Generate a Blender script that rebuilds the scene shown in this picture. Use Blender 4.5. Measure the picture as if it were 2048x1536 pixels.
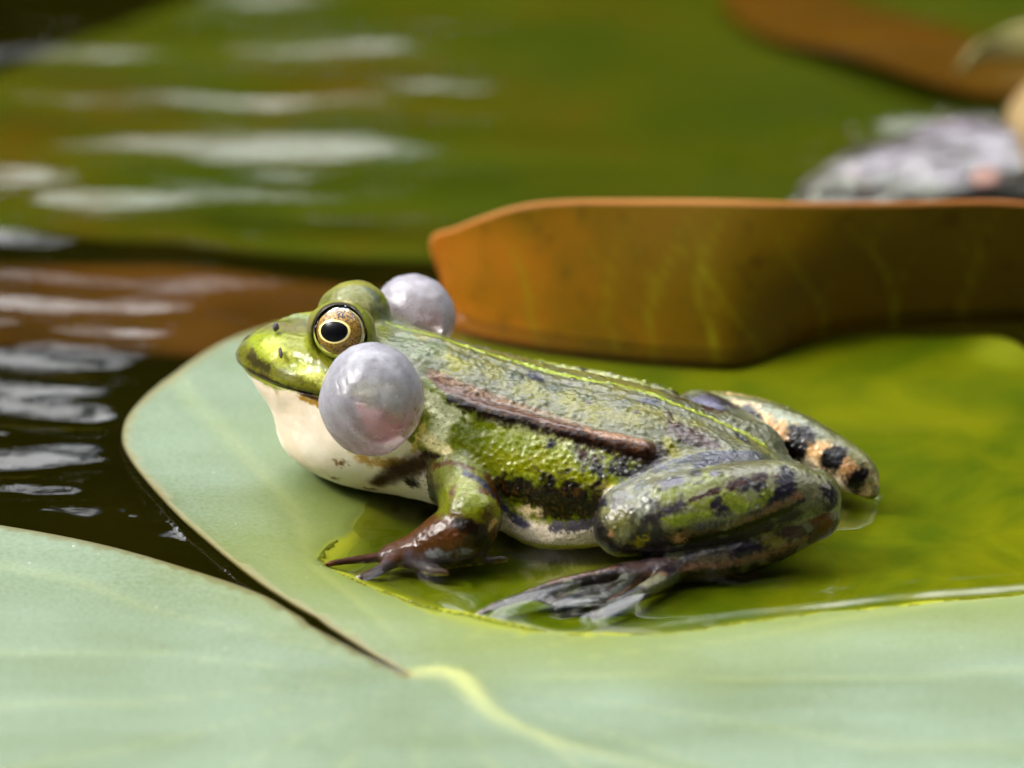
import bpy, bmesh, math, random
import numpy as np
from mathutils import Vector, Matrix

for o in list(bpy.data.objects): bpy.data.objects.remove(o)
scene = bpy.context.scene
CM = 0.01                      # everything below is laid out in centimetres, built in metres
R = math.radians

# ---------------------------------------------------------------- camera
ELEV = R(24.0); DIST = 150.0
AIM = np.array((-0.61, 0.679, 1.525))
VIEW = np.array((0, math.cos(ELEV), -math.sin(ELEV)))
cam_d = bpy.data.cameras.new('camera'); cam = bpy.data.objects.new('camera', cam_d)
scene.collection.objects.link(cam); scene.camera = cam
cam.location = (AIM-VIEW*DIST)*CM
cam.rotation_euler = (math.pi/2-ELEV, 0, 0)
cam_d.sensor_width = 36; cam_d.lens = 369.0
cam_d.clip_start = .05; cam_d.clip_end = 400
cam_d.dof.use_dof = True
cam_d.dof.focus_distance = (DIST-1.4)*CM
cam_d.dof.aperture_fstop = 11.0

# ---------------------------------------------------------------- sky and sun
SUN_EL, SUN_AZ = R(44), R(-98)     # azimuth measured from +y (away from the camera) towards +x
world = bpy.data.worlds.new('World'); scene.world = world; world.use_nodes = True
wn = world.node_tree; wn.nodes.clear()
w_out = wn.nodes.new('ShaderNodeOutputWorld'); w_bg = wn.nodes.new('ShaderNodeBackground')
w_sky = wn.nodes.new('ShaderNodeTexSky'); w_sky.sky_type = 'NISHITA'; w_sky.sun_disc = False
w_sky.sun_elevation = SUN_EL; w_sky.sun_rotation = SUN_AZ
w_bg.inputs['Strength'].default_value = .065
# broken white cloud over the blue
w_tc = wn.nodes.new('ShaderNodeTexCoord'); w_n = wn.nodes.new('ShaderNodeTexNoise')
w_n.inputs['Scale'].default_value = 3.4; w_n.inputs['Detail'].default_value = 6; w_n.inputs['Roughness'].default_value = .55
w_r = wn.nodes.new('ShaderNodeValToRGB'); w_r.color_ramp.elements[0].position = .43; w_r.color_ramp.elements[1].position = .55
w_m = wn.nodes.new('ShaderNodeMixRGB'); w_m.inputs[2].default_value = (60, 60.3, 61.5, 1)
wn.links.new(w_tc.outputs['Generated'], w_n.inputs['Vector']); wn.links.new(w_n.outputs['Fac'], w_r.inputs[0])
wn.links.new(w_r.outputs['Color'], w_m.inputs[0]); wn.links.new(w_sky.outputs[0], w_m.inputs[1])
wn.links.new(w_m.outputs[0], w_bg.inputs['Color']); wn.links.new(w_bg.outputs[0], w_out.inputs['Surface'])

sun_d = bpy.data.lights.new('sun', 'SUN'); sun = bpy.data.objects.new('sun', sun_d); scene.collection.objects.link(sun)
sun_d.energy = 1.5; sun_d.angle = R(11); sun_d.color = (1, .95, .87)
sdir = Vector((math.cos(SUN_EL)*math.sin(SUN_AZ), math.cos(SUN_EL)*math.cos(SUN_AZ), math.sin(SUN_EL)))
sun.rotation_euler = sdir.to_track_quat('Z', 'Y').to_euler()
sun.location = (-.5, -.5, 1)

vs = scene.view_settings
vs.view_transform = 'Standard'; vs.look = 'None'; vs.gamma = 1; vs.use_curve_mapping = False; vs.exposure = 1.48
scene.render.engine = 'CYCLES'
scene.cycles.use_denoising = True
scene.cycles.max_bounces = 10; scene.cycles.transparent_max_bounces = 16
scene.cycles.sample_clamp_indirect = 6

# ---------------------------------------------------------------- helpers
COL = scene.collection
def lin(r, g, b):
    f = lambda c: (c/255/12.92) if c <= 10 else ((c/255+.055)/1.055)**2.4
    return (f(r), f(g), f(b), 1.0)

def link(name, me, mat=None, parent=None):
    o = bpy.data.objects.new(name, me); COL.objects.link(o)
    if mat is not None: me.materials.append(mat)
    if parent is not None: o.parent = parent
    return o

def np_mesh(name, v, faces, smooth=True):
    """v in centimetres, faces (n,3) or (n,4)"""
    me = bpy.data.meshes.new(name)
    v = np.asarray(v, np.float32)*CM; faces = np.asarray(faces, np.int32)
    k = faces.shape[1]
    me.vertices.add(len(v)); me.vertices.foreach_set('co', v.ravel())
    me.loops.add(faces.size); me.loops.foreach_set('vertex_index', faces.ravel())
    me.polygons.add(len(faces)); me.polygons.foreach_set('loop_start', np.arange(0, faces.size, k, dtype=np.int32))
    me.update(calc_edges=True)
    me.polygons.foreach_set('use_smooth', np.full(len(faces), smooth, bool))
    me.validate(); me.update()
    return me

def color_attr(me, name, c):
    at = me.attributes.new(name, 'FLOAT_COLOR', 'POINT')
    c = np.asarray(c, np.float32)
    if c.shape[1] == 3: c = np.concatenate([c, np.ones((len(c), 1), np.float32)], 1)
    at.data.foreach_set('color', c.ravel())

def float_attr(me, name, f):
    at = me.attributes.new(name, 'FLOAT', 'POINT'); at.data.foreach_set('value', np.asarray(f, np.float32))

def tag(o, label=None, cat=None, group=None, kind=None):
    if label: o['label'] = label
    if cat: o['category'] = cat
    if group: o['group'] = group
    if kind: o['kind'] = kind
    return o

def empty(name, loc=(0,0,0), parent=None):
    o = bpy.data.objects.new(name, None); COL.objects.link(o); o.empty_display_size = .01
    o.location = Vector(loc)*CM
    if parent is not None: o.parent = parent
    return o

class Mat:
    """tiny node-graph helper"""
    def __init__(s, name):
        s.m = bpy.data.materials.new(name); s.m.use_nodes = True; s.t = s.m.node_tree; s.t.nodes.clear()
        s.out = s.n('OutputMaterial')
    def n(s, kind, **kw):
        nd = s.t.nodes.new('ShaderNode'+kind)
        for k, v in kw.items(): setattr(nd, k, v)
        return nd
    def set(s, sock, v):
        if isinstance(v, bpy.types.NodeSocket): s.t.links.new(v, sock)
        else: sock.default_value = v
    def coord(s, scale=1.0, offset=(0,0,0), kind='Object'):
        c = s.n('TexCoord').outputs[kind]; mp = s.n('Mapping')
        sc = (scale,)*3 if not isinstance(scale, (tuple, list)) else scale
        mp.inputs['Scale'].default_value = [k/CM for k in sc]      # so that scales read per centimetre
        mp.inputs['Location'].default_value = offset
        s.t.links.new(c, mp.inputs['Vector']); return mp.outputs[0]
    def noise(s, vec, scale=1, detail=4, rough=.5, dist=0, out='Fac'):
        nd = s.n('TexNoise'); s.set(nd.inputs['Vector'], vec)
        nd.inputs['Scale'].default_value = scale; nd.inputs['Detail'].default_value = detail
        nd.inputs['Roughness'].default_value = rough; nd.inputs['Distortion'].default_value = dist
        return nd.outputs[out]
    def voronoi(s, vec, scale=1, feature='F1', out='Distance', rand=1):
        nd = s.n('TexVoronoi', feature=feature); s.set(nd.inputs['Vector'], vec)
        nd.inputs['Scale'].default_value = scale; nd.inputs['Randomness'].default_value = rand
        return nd.outputs[out]
    def ramp(s, fac, stops, interp='LINEAR'):
        nd = s.n('ValToRGB'); s.set(nd.inputs[0], fac); cr = nd.color_ramp; cr.interpolation = interp
        while len(cr.elements) < len(stops): cr.elements.new(.5)
        for e, (p, c) in zip(cr.elements, stops):
            e.position = p; e.color = c if isinstance(c, (tuple, list)) else (c, c, c, 1)
        return nd.outputs[0]
    def mix(s, f, a, b, mode='MIX'):
        nd = s.n('MixRGB', blend_type=mode)
        for i, v in enumerate((f, a, b)): s.set(nd.inputs[i], v)
        return nd.outputs[0]
    def math(s, op, a, b=0.0, c=None, clamp=False):
        nd = s.n('Math', operation=op); nd.use_clamp = clamp; s.set(nd.inputs[0], a); s.set(nd.inputs[1], b)
        if c is not None: s.set(nd.inputs[2], c)
        return nd.outputs[0]
    def attr(s, name, out='Color'):
        nd = s.n('Attribute', attribute_name=name); return nd.outputs[out]
    def bump(s, h, strength=.5, dist=.01, normal=None):
        nd = s.n('Bump'); s.set(nd.inputs['Height'], h); nd.inputs['Strength'].default_value = strength
        nd.inputs['Distance'].default_value = dist*CM
        if normal is not None: s.set(nd.inputs['Normal'], normal)
        return nd.outputs[0]
    def principled(s, **kw):
        nd = s.n('BsdfPrincipled')
        for k, v in kw.items(): s.set(nd.inputs[k.replace('_', ' ')], v)
        return nd
    def done(s, shader):
        s.t.links.new(shader if isinstance(shader, bpy.types.NodeSocket) else shader.outputs[0], s.out.inputs['Surface']); return s.m
# ---- frog body: signed distance field in frog space (a forward, l toward its left flank, z up; centimetres)
ST_A  = [4.59,4.53,4.35,4.15,3.90,3.50,3.00,2.50,2.00,1.50,0.80,0.00,-0.70,-1.40,-1.90,-2.50,-3.10,-3.50,-3.70]
ST_T  = [2.08,2.18,2.30,2.40,2.46,2.51,2.53,2.50,2.43,2.33,2.12,1.93,1.82,1.70,1.56,1.32,1.00,0.78,0.68]
ST_B  = [1.94,1.82,1.60,1.36,1.08,0.64,0.26,0.08,0.02,-0.03,-0.08,-0.12,-0.12,-0.10,-0.02,0.12,0.25,0.40,0.55]
ST_W  = [0.16,0.33,0.51,0.69,0.88,1.05,1.20,1.30,1.34,1.40,1.54,1.70,1.72,1.60,1.40,1.10,0.78,0.42,0.10]
ST_C  = [2.06,2.03,1.99,1.96,1.95,1.94,1.90,1.72,1.40,1.10,0.88,0.76,0.70,0.68,0.68,0.70,0.66,0.62,0.62]
ST_PU = [2.0,2.0,2.1,2.2,2.3,2.4,2.4,2.2,2.1,2.05,2.05,2.05,2.05,2.05,2.05,2.0,2.0,2.0,2.0]

def _table(xs, ys, n=1200, smooth=21):
    xs = np.array(xs[::-1], float); ys = np.array(ys[::-1], float)
    g = np.linspace(xs[0], xs[-1], n)
    y = np.interp(g, xs, ys)
    k = np.hanning(smooth*2+3)[1:-1]; k /= k.sum()
    pad = smooth
    yp = np.concatenate([2*y[0]-y[1:pad+1][::-1], y, 2*y[-1]-y[-pad-1:-1][::-1]])
    return np.convolve(yp, k, 'valid')[:n].astype(np.float32), xs[0], xs[-1]
_TT = [_table(ST_A, s, smooth=(8 if i in (0,1,2) else 24)) for i, s in enumerate((ST_W, ST_T, ST_B, ST_C, ST_PU))]

def _look(t, a):
    y, x0, x1 = t
    f = (np.clip(a, x0, x1)-x0)/(x1-x0)*(len(y)-1)
    i = np.minimum(f.astype(np.int32), len(y)-2); w = f-i
    return y[i]*(1-w)+y[i+1]*w

def d_loft(P):
    a, l, z = P[:,0], P[:,1], P[:,2]
    w = np.maximum(_look(_TT[0], a), .05); t = _look(_TT[1], a); b = _look(_TT[2], a); c = _look(_TT[3], a); pu = _look(_TT[4], a)
    dz = z-c
    up = dz > 0
    h = np.maximum(np.where(up, t-c, c-b), .04)
    pu = np.where(l < 0, np.maximum(pu-.3, 1.75), pu); w = np.where((l < 0) & (dz > 0) & (a < 2.2), w*.93, w)
    p = np.where(up, pu, 2.1+1.2*np.clip((1.6-a)/.8, 0, 1)*np.clip((a+3.2)/.8, 0, 1))
    x = np.abs(l)/w; y = np.abs(dz)/h
    s = x**p+y**p+1e-9
    r = s**(1/p)
    gx = (x**(p-1))/s*r/w; gy = (y**(p-1))/s*r/h
    g = np.sqrt(gx*gx+gy*gy)+1e-6
    d = (r-1)/np.maximum(g, .6)
    ex = np.maximum(np.maximum(a-ST_A[0], ST_A[-1]-a), 0)
    return np.where(ex > 0, np.sqrt(np.maximum(d, 0)**2+ex**2)+.0, d)

def d_cone(P, A, B, ra, rb):
    A = np.array(A, np.float32); B = np.array(B, np.float32)
    ab = B-A
    t = np.clip(((P-A)@ab)/(ab@ab), 0, 1)
    q = P-A-t[:,None]*ab
    return np.sqrt((q*q).sum(1))-(ra+(rb-ra)*t)

def d_ell(P, C, R, rot=None):
    q = P-np.array(C, np.float32)
    if rot is not None: q = q@np.array(rot, np.float32)
    R = np.array(R, np.float32)
    k0 = np.sqrt(((q/R)**2).sum(1)); k1 = np.sqrt(((q/(R*R))**2).sum(1))+1e-6
    return k0*(k0-1)/k1

def spline(pts, n=5):
    p = np.array(pts, float); p = np.concatenate([[2*p[0]-p[1]], p, [2*p[-1]-p[-2]]])
    out = []
    for i in range(1, len(p)-2):
        for t in np.arange(n)/n:
            out.append(.5*(2*p[i]+(p[i+1]-p[i-1])*t+(2*p[i-1]-5*p[i]+4*p[i+1]-p[i+2])*t*t+(3*p[i]-p[i-1]-3*p[i+1]+p[i+2])*t**3))
    return np.array(out+[p[-2]], np.float32)

BOX = .35
def d_chain(P, pts, k=.06):
    # a tapering limb along a smooth curve; far points get a cheap bound
    c = spline(pts, 6)
    lo = (c[:,:3]-c[:,3:]).min(0)-BOX; hi = (c[:,:3]+c[:,3:]).max(0)+BOX
    out = np.maximum(np.maximum(lo-P, P-hi), 0); out = np.sqrt((out*out).sum(1))+BOX*.86
    m = ((P > lo) & (P < hi)).all(1)
    if not m.any(): return out
    Q = P[m]; d = None
    for (p, q) in zip(c[:-1], c[1:]):
        e = d_cone(Q, p[:3], q[:3], p[3], q[3])
        d = e if d is None else np.minimum(d, e)
    out[m] = d
    return out

def d_web(P, A, B, C, th):
    # a thin triangular web between toes
    A, B, C = (np.array(v, np.float32) for v in (A, B, C))
    n = np.cross(B-A, C-A); n /= np.linalg.norm(n)
    pl = np.abs((P-A)@n)
    m = None
    for (p, q, o) in ((A, B, C), (B, C, A), (C, A, B)):
        e = np.cross(q-p, n); e /= np.linalg.norm(e)
        if (o-p)@e > 0: e = -e
        s = (P-p)@e
        m = s if m is None else np.maximum(m, s)
    m = np.maximum(m, 0)
    return np.sqrt(pl*pl+m*m)-th

def smin(a, b, k):
    h = np.maximum(k-np.abs(a-b), 0)/k
    return np.minimum(a, b)-h*h*k*.25

def spine_top(a, l):
    a = np.atleast_1d(np.float32(a))
    w, t, b, c, p = (_look(T, a) for T in _TT)
    return float((c+(t-c)*np.maximum(1-(abs(l)/w)**p, 0)**(1/p))[0])

EYE_L = np.array((2.965, .70, 2.72)); EYE_R = np.array((2.98, -.68, 2.50))
EYE_RAD = .388
FOLD = [(1.98,.80),(1.6,.95),(1.2,1.02),(.8,1.05),(.4,1.06),(0,1.08),(-.5,1.10),(-1.0,1.10),(-1.45,1.08)]

def limb_groups():
    G = {}
    G['arm'] = dict(k=.13, chains=[
        ([(1.30,1.10,1.00,.32),(1.05,1.55,.84,.40),(.88,1.95,.62,.42)], .12),
        ([(.86,1.98,.54,.42),(.92,2.07,.40,.43),(1.18,2.17,.28,.40),(1.55,2.27,.14,.28),(1.92,2.34,.07,.17)], .1),
        ([(1.80,2.32,.08,.13),(2.12,2.44,.05,.085),(2.45,2.60,.06,.058),(2.74,2.79,.06,.05),(2.83,2.87,-.01,.04)], .05),
        ([(1.80,2.35,.06,.13),(2.05,2.72,-.01,.08),(2.25,2.98,-.03,.05)], .05),
        ([(1.75,2.30,.06,.14),(1.38,2.56,-.01,.09),(1.10,2.60,-.03,.055)], .05),
        ([(1.75,2.25,.08,.15),(1.25,2.28,.03,.12),(.75,2.22,.01,.08),(.35,2.08,.0,.05)], .05),
    ], webs=[])
    G['thigh'] = dict(k=.14, chains=[
        ([(-2.75,.55,.72,.50),(-2.1,1.15,.78,.52),(-1.35,1.75,.66,.42)], .2)], webs=[])
    G['shank'] = dict(k=.035, chains=[
        ([(-1.30,1.84,.54,.43),(-1.9,1.72,.70,.54),(-2.6,1.50,.82,.57),(-3.3,1.18,.86,.52),(-3.84,.92,.76,.42)], .15)], webs=[])
    G['foot'] = dict(k=.03, chains=[
        ([(-3.88,.98,.54,.38),(-3.2,1.42,.26,.35),(-2.5,1.80,.10,.30),(-1.9,2.08,.04,.22),(-1.45,2.30,.0,.16)], .12),
        ([(-1.45,2.28,.02,.15),(-.9,2.62,.03,.10),(-.62,2.86,.045,.105),(-.3,3.15,.04,.08),(.15,3.60,.03,.055),(.38,3.92,.01,.04)], .06),
        ([(-1.6,2.30,-.02,.15),(-1.25,2.85,-.09,.08),(-.75,3.2,-.11,.05),(-.6,3.4,-.12,.04)], .06),
        ([(-2.1,2.1,.02,.17),(-1.8,2.75,.02,.12),(-1.45,3.3,.02,.08),(-1.2,3.72,.01,.05)], .06),
    ], webs=[((-1.5,2.25,-.02),(-.2,3.2,-.04),(-.7,3.35,-.08)),((-1.6,2.25,-.02),(-.7,3.35,-.08),(-1.4,3.2,-.06))])
    G['far_thigh'] = dict(k=.14, chains=[
        ([(-2.75,-.55,.70,.48),(-2.2,-1.15,.72,.48),(-1.75,-1.72,.70,.38)], .2)], webs=[])
    G['far_shank'] = dict(k=.035, chains=[
        ([(-1.70,-1.80,.66,.36),(-2.3,-1.70,.64,.44),(-3.0,-1.50,.56,.45),(-3.7,-1.22,.44,.38),(-4.20,-1.0,.32,.29),(-4.44,-.88,.12,.13)], .15)], webs=[])
    G['far_foot'] = dict(k=.03, chains=[
        ([(-4.28,-1.02,.22,.24),(-3.6,-1.75,.10,.2),(-2.8,-2.25,.05,.17),(-2.2,-2.5,.02,.14)], .1),
        ([(-2.2,-2.5,.02,.13),(-1.2,-3.0,.0,.08),(-.5,-3.4,0,.045)], .06),
        ([(-2.2,-2.5,.02,.13),(-1.5,-3.3,.0,.08),(-1.1,-3.8,0,.045)], .06)],
        webs=[((-2.2,-2.5,0),(-1.2,-3.0,-.01),(-1.5,-3.3,-.01))])
    G['far_arm'] = dict(k=.16, chains=[
        ([(1.55,-1.05,1.05,.40),(1.15,-1.55,.86,.40),(.86,-1.95,.70,.36)], .12),
        ([(.86,-1.95,.68,.36),(1.25,-2.10,.42,.32),(1.62,-2.2,.18,.2),(1.85,-2.25,.10,.15)], .1),
        ([(1.80,-2.25,.09,.13),(2.3,-2.3,.05,.09),(2.7,-2.35,.04,.05)], .05),
        ([(1.80,-2.25,.09,.13),(2.1,-2.6,.04,.09),(2.4,-2.9,.02,.05)], .05)], webs=[])
    return G
GROUPS = limb_groups()
GNAMES = ['body']+list(GROUPS)

def d_body(P):
    d = d_loft(P)
    # eye domes with their lids, then the sockets cut out again
    for s in (1, -1):
        d = smin(d, d_ell(P, ((2.965, .58, 2.65) if s > 0 else (2.98, -.50, 2.50)), (.50,.45,.455)), .13)
        # dorsolateral folds
        l_ = 1 if s > 0 else 1.18
        pts = [(a, l*l_*s, spine_top(a, l*l_)-(.055 if s > 0 else .16), (.06, .09)[i > 0] if i < 2 else .15) for i, (a, l) in enumerate(FOLD)]
        d = smin(d, d_chain(P, pts, .05), .10)
        # jaw corner swelling behind the mouth, carries the vocal sac
        d = smin(d, d_ell(P, (2.15, 1.16*s, 1.60), (.42,.30,.42)), .25)
        # pelvis hump
        d = smin(d, d_ell(P, (-2.2, .45*s, .95), (.9,.36,.34)), .3)
    d = smin(d, d_ell(P, (-.25, 1.15, .22), (.8,.58,.36)), .2)
    d = smin(d, d_ell(P, (-.25, -1.15, .22), (.8,.58,.36)), .2)
    # throat pouch
    d = smin(d, d_ell(P, (2.90, 0, 1.02), (1.14,1.08,.84)), .3)
    for E in (EYE_L, EYE_R):
        s = np.sign(E[1])
        d = -smin(-d, d_ell(P, E+np.array((0,.26*s,-.03)), (.43,.46,.40)), .04)
    return d

def d_group(P, g):
    d = None
    for pts, k in g['chains']:
        e = d_chain(P, pts, k)
        d = e if d is None else smin(d, e, .08)
    for (A, B, C) in g['webs']:
        d = smin(d, d_web(P, A, B, C, .016), .06)
    return d

def frog_sdf(P, want_id=False):
    d = d_body(P)
    ids = np.zeros(len(P), np.int32); best = d.copy() if want_id else None
    for n, g in enumerate(GROUPS.values(), 1):
        e = d_group(P, g)
        if want_id:
            m = e < best; ids[m] = n; best[m] = e[m]
        d = smin(d, e, g['k'])
    return (d, ids) if want_id else d

def surface_nets(f, lo, hi, h, coarse=5):
    # naive surface nets on a sparse narrow band
    lo = np.array(lo, np.float32); n = np.ceil((np.array(hi)-lo)/(h*coarse)).astype(int)
    H = h*coarse
    ax = [lo[i]+(np.arange(n[i])+.5)*H for i in range(3)]
    G = np.stack(np.meshgrid(*ax, indexing='ij'), -1).reshape(-1, 3).astype(np.float32)
    D = np.concatenate([f(c) for c in np.array_split(G, max(1, len(G)//400000))]).reshape(n)
    act = np.abs(D) < H*1.45
    nf = n*coarse+1
    V = np.repeat(np.repeat(np.repeat(np.where(D > 0, 1, -1).astype(np.float32), coarse, 0), coarse, 1), coarse, 2)
    V = np.pad(V, ((0,1),)*3, mode='edge')
    M = np.zeros(nf, bool)
    A = np.repeat(np.repeat(np.repeat(act, coarse, 0), coarse, 1), coarse, 2)
    for dx in (0,1):
        for dy in (0,1):
            for dz in (0,1):
                M[dx:dx+A.shape[0], dy:dy+A.shape[1], dz:dz+A.shape[2]] |= A
    I = np.argwhere(M)
    vals = np.concatenate([f(c) for c in np.array_split((lo+I*h).astype(np.float32), max(1, len(I)//400000))])
    V[M] = vals
    S = V < 0
    cnt = np.zeros(nf-1, np.int8)
    for dx in (0,1):
        for dy in (0,1):
            for dz in (0,1):
                cnt += S[dx:nf[0]-1+dx, dy:nf[1]-1+dy, dz:nf[2]-1+dz]
    cells = np.argwhere((cnt > 0) & (cnt < 8))
    idx = np.full(nf-1, -1, np.int32); idx[tuple(cells.T)] = np.arange(len(cells))
    acc = np.zeros((len(cells), 3)); num = np.zeros(len(cells))
    cor = [(x,y,z) for x in (0,1) for y in (0,1) for z in (0,1)]
    for c0 in cor:
        for axi in range(3):
            if c0[axi]: continue
            c1 = list(c0); c1[axi] = 1
            v0 = V[tuple((cells+c0).T)]; v1 = V[tuple((cells+c1).T)]
            m = (v0 < 0) != (v1 < 0)
            t = v0[m]/(v0[m]-v1[m])
            p = np.repeat(np.array(c0, float)[None], m.sum(), 0); p[:,axi] = t
            acc[m] += p; num[m] += 1
    verts = lo+(cells+acc/num[:,None])*h
    quads = []
    for axi in range(3):
        o = [0,0,0]; o[axi] = 1
        s0 = S[:nf[0]-o[0], :nf[1]-o[1], :nf[2]-o[2]]; s1 = S[o[0]:, o[1]:, o[2]:]
        E = np.argwhere(s0 != s1)
        b, c = [(1,2),(2,0),(0,1)][axi]
        ok = (E[:,b] > 0) & (E[:,c] > 0) & (E[:,b] < nf[b]-1) & (E[:,c] < nf[c]-1)
        E = E[ok]
        q = []
        for (ob, oc) in ((0,0),(-1,0),(-1,-1),(0,-1)):
            F = E.copy(); F[:,b] += ob; F[:,c] += oc
            q.append(idx[tuple(F.T)])
        q = np.stack(q, 1)
        flip = ~s0[tuple(E.T)]
        q[flip] = q[flip][:,::-1]
        quads.append(q)
    return verts, np.concatenate(quads)

def mesh_normals(v, q):
    n = np.cross(v[q[:,2]]-v[q[:,0]], v[q[:,3]]-v[q[:,1]])
    vn = np.zeros_like(v)
    for i in range(4):
        for c in range(3): vn[:,c] += np.bincount(q[:,i], n[:,c], len(v))
    return vn/(np.linalg.norm(vn, axis=1)[:,None]+1e-12)

# ---------------------------------------------------------------- numpy noise
def hash3(i, j, k, s=0):
    h = (i.astype(np.int64)*374761393+j.astype(np.int64)*668265263+k.astype(np.int64)*2147483647+s*974711) & 0xffffffff
    h = ((h ^ (h >> 13))*1274126177) & 0xffffffff
    return ((h ^ (h >> 16)) & 0xffff)/65535.0
def vnoise(P, scale, seed=0):
    Q = P*scale; I = np.floor(Q).astype(np.int64); F = Q-I; F = F*F*(3-2*F)
    r = 0
    for x in (0,1):
        for y in (0,1):
            for z in (0,1):
                w = (F[:,0] if x else 1-F[:,0])*(F[:,1] if y else 1-F[:,1])*(F[:,2] if z else 1-F[:,2])
                r = r+w*hash3(I[:,0]+x, I[:,1]+y, I[:,2]+z, seed)
    return r*2-1
def fbm(P, scale, oct=3, seed=0):
    return sum(vnoise(P, scale*2**i, seed+i)*.5**i for i in range(oct))

def poly_dist(P, poly, closed=True):
    """distance of 2-D points to a polyline and, if closed, inside test"""
    poly = np.asarray(poly, float); n = len(poly); d = np.full(len(P), 1e9); ins = np.zeros(len(P), bool)
    for i in range(n if closed else n-1):
        a = poly[i]; b = poly[(i+1) % n]; ab = b-a
        t = np.clip(((P-a)@ab)/(ab@ab+1e-12), 0, 1); q = P-a-t[:,None]*ab
        d = np.minimum(d, (q*q).sum(1))
        if closed:
            c = (a[1] > P[:,1]) != (b[1] > P[:,1])
            with np.errstate(divide='ignore', invalid='ignore'):
                xi = (b[0]-a[0])*(P[:,1]-a[1])/(b[1]-a[1]+1e-12)+a[0]
            ins ^= c & (P[:,0] < xi)
    return np.sqrt(d), ins

def smooth_poly(pts, n=8, closed=True):
    p = np.array(pts, float); m = len(p); out = []
    for i in range(m if closed else m-1):
        if closed: p0, p1, p2, p3 = p[(i-1) % m], p[i], p[(i+1) % m], p[(i+2) % m]
        else: p0, p1, p2, p3 = p[max(i-1,0)], p[i], p[i+1], p[min(i+2,m-1)]
        for t in np.arange(n)/n:
            out.append(.5*(2*p1+(p2-p0)*t+(2*p0-5*p1+4*p2-p3)*t*t+(3*p1-p0-3*p2+p3)*t**3))
    if not closed: out.append(p[-1])
    return np.array(out)

from mathutils.geometry import delaunay_2d_cdt
def fill_outline(outline, step, extra=None):
    """triangulated sheet inside a 2-D outline"""
    o = np.asarray(outline, float); lo = o.min(0); hi = o.max(0)
    gx, gy = np.meshgrid(np.arange(lo[0], hi[0], step), np.arange(lo[1], hi[1], step))
    G = np.stack([gx.ravel(), gy.ravel()], 1); G[:,0] += (np.round(G[:,1]/step).astype(int) % 2)*step*.5
    d, ins = poly_dist(G, o); G = G[ins & (d > step*.4)]
    pts = [Vector(p) for p in o]+[Vector(p) for p in G]
    r = delaunay_2d_cdt(pts, [], [list(range(len(o)))], 1, 1e-5)
    v = np.array([tuple(p) for p in r[0]]); f = np.array([list(t) for t in r[2]])
    a = v[f[:,1]]-v[f[:,0]]; b = v[f[:,2]]-v[f[:,0]]
    fl = a[:,0]*b[:,1]-a[:,1]*b[:,0] < 0
    f[fl] = f[fl][:,::-1]
    return v, f

def thicken(o, t, offset=-1):
    m = o.modifiers.new('thickness', 'SOLIDIFY'); m.thickness = t*CM; m.offset = offset

# ---------------------------------------------------------------- outlines on the water (cm)
PAD = smooth_poly([(-2.02,-5.98),(-2.85,-4.92),(-4.0,-3.45),(-5.02,-1.66),(-5.57,-.47),(-6.08,.91),(-6.23,1.78),(-6.08,2.66),(-5.54,3.91),(-4.63,5.3),(-3.2,6.2),
    (-1.0,6.3),(1.5,6.1),(3.6,6.15),(4.8,6.45),(5.8,6.3),(6.5,6.12),(6.98,5.5),(7.8,4.0),(9.6,1.2),(10.6,-3),(10.6,-8),(9.2,-13),(5.5,-17),(0,-19),(-6,-18.4),(-11,-15),
    (-13.6,-10),(-13.6,-5),(-12.0,-1.6),(-10.4,-.7),(-9.2,-.85),(-7.86,-1.42),(-6.42,-2.08),(-5.02,-2.99),(-4.12,-3.68),(-3.62,-4.32),(-2.9,-5.12)], 7)
POOL = smooth_poly([(-2.55,.15),(-2.98,-1.25),(-3.27,-2.12),(-2.95,-2.62),(-1.97,-3.52),(-1.06,-4.02),(.27,-4.56),(1.6,-4.5),(2.71,-4.15),(4.6,-3.7),(6.56,-3.25),(9,-2.9),(14,-2.5),(16,4),(10,12),(2,9),(-2.4,8),(-2.1,5.5),(-2.2,2.6)], 8)
ROLL = smooth_poly([(-1.61,7.18),(-1.42,6.44),(-.79,5.98),(.54,5.48),(2.31,5.12),(2.9,5.23),(3.8,5.98),(4.78,6.44),(7.0,6.7),(10,6.9),(14,6.6)], 8, closed=False)

LEVEL = .07            # water surface above the ground the frog's feet press down to
def pad_height(P):
    d, ins = poly_dist(P, POOL)
    P3 = np.concatenate([P, np.zeros((len(P),1))], 1)
    s = np.where(ins, d, -d)+.10*fbm(P3, 1.6, 3, 5)*np.exp(-d/.6)
    z = LEVEL+np.where(s > 0, -.31*np.tanh(s/.6), .14*(1-np.exp(s/.9)))
    e, _ = poly_dist(P, PAD)
    z = z+np.where(s < 0, .05*np.exp(-e/.35), 0)*(P[:,1] > -4.5)           # margin turned up a little
    z = z+.20*np.exp(-(((P[:,0]-6.75)/.8)**2+((P[:,1]-5.6)/.9)**2))
    z = z+.03*fbm(P3, .35, 2, 9)*(s < 0)
    # blade dished around the leaf stalk, lobes rising from the slit
    r = np.hypot(P[:,0]+1.6, P[:,1]+6.2)
    z = z-.10*np.exp(-(r/1.5)**2)+.05*np.tanh(np.maximum(-(P[:,1]+6), 0)/3)
    return z, s

# ---------------------------------------------------------------- ground under and round the pond
def axis(lo, hi, step, far, n):
    c = np.arange(lo, hi+step, step); g = np.geomspace(step, far, n)
    return np.concatenate([lo-np.cumsum(g)[::-1], c, hi+np.cumsum(g)])
def grid_faces(nx, ny):
    i = np.arange(nx*ny).reshape(ny, nx)
    return np.stack([i[:-1,:-1].ravel(), i[:-1,1:].ravel(), i[1:,1:].ravel(), i[1:,:-1].ravel()], 1)

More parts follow.
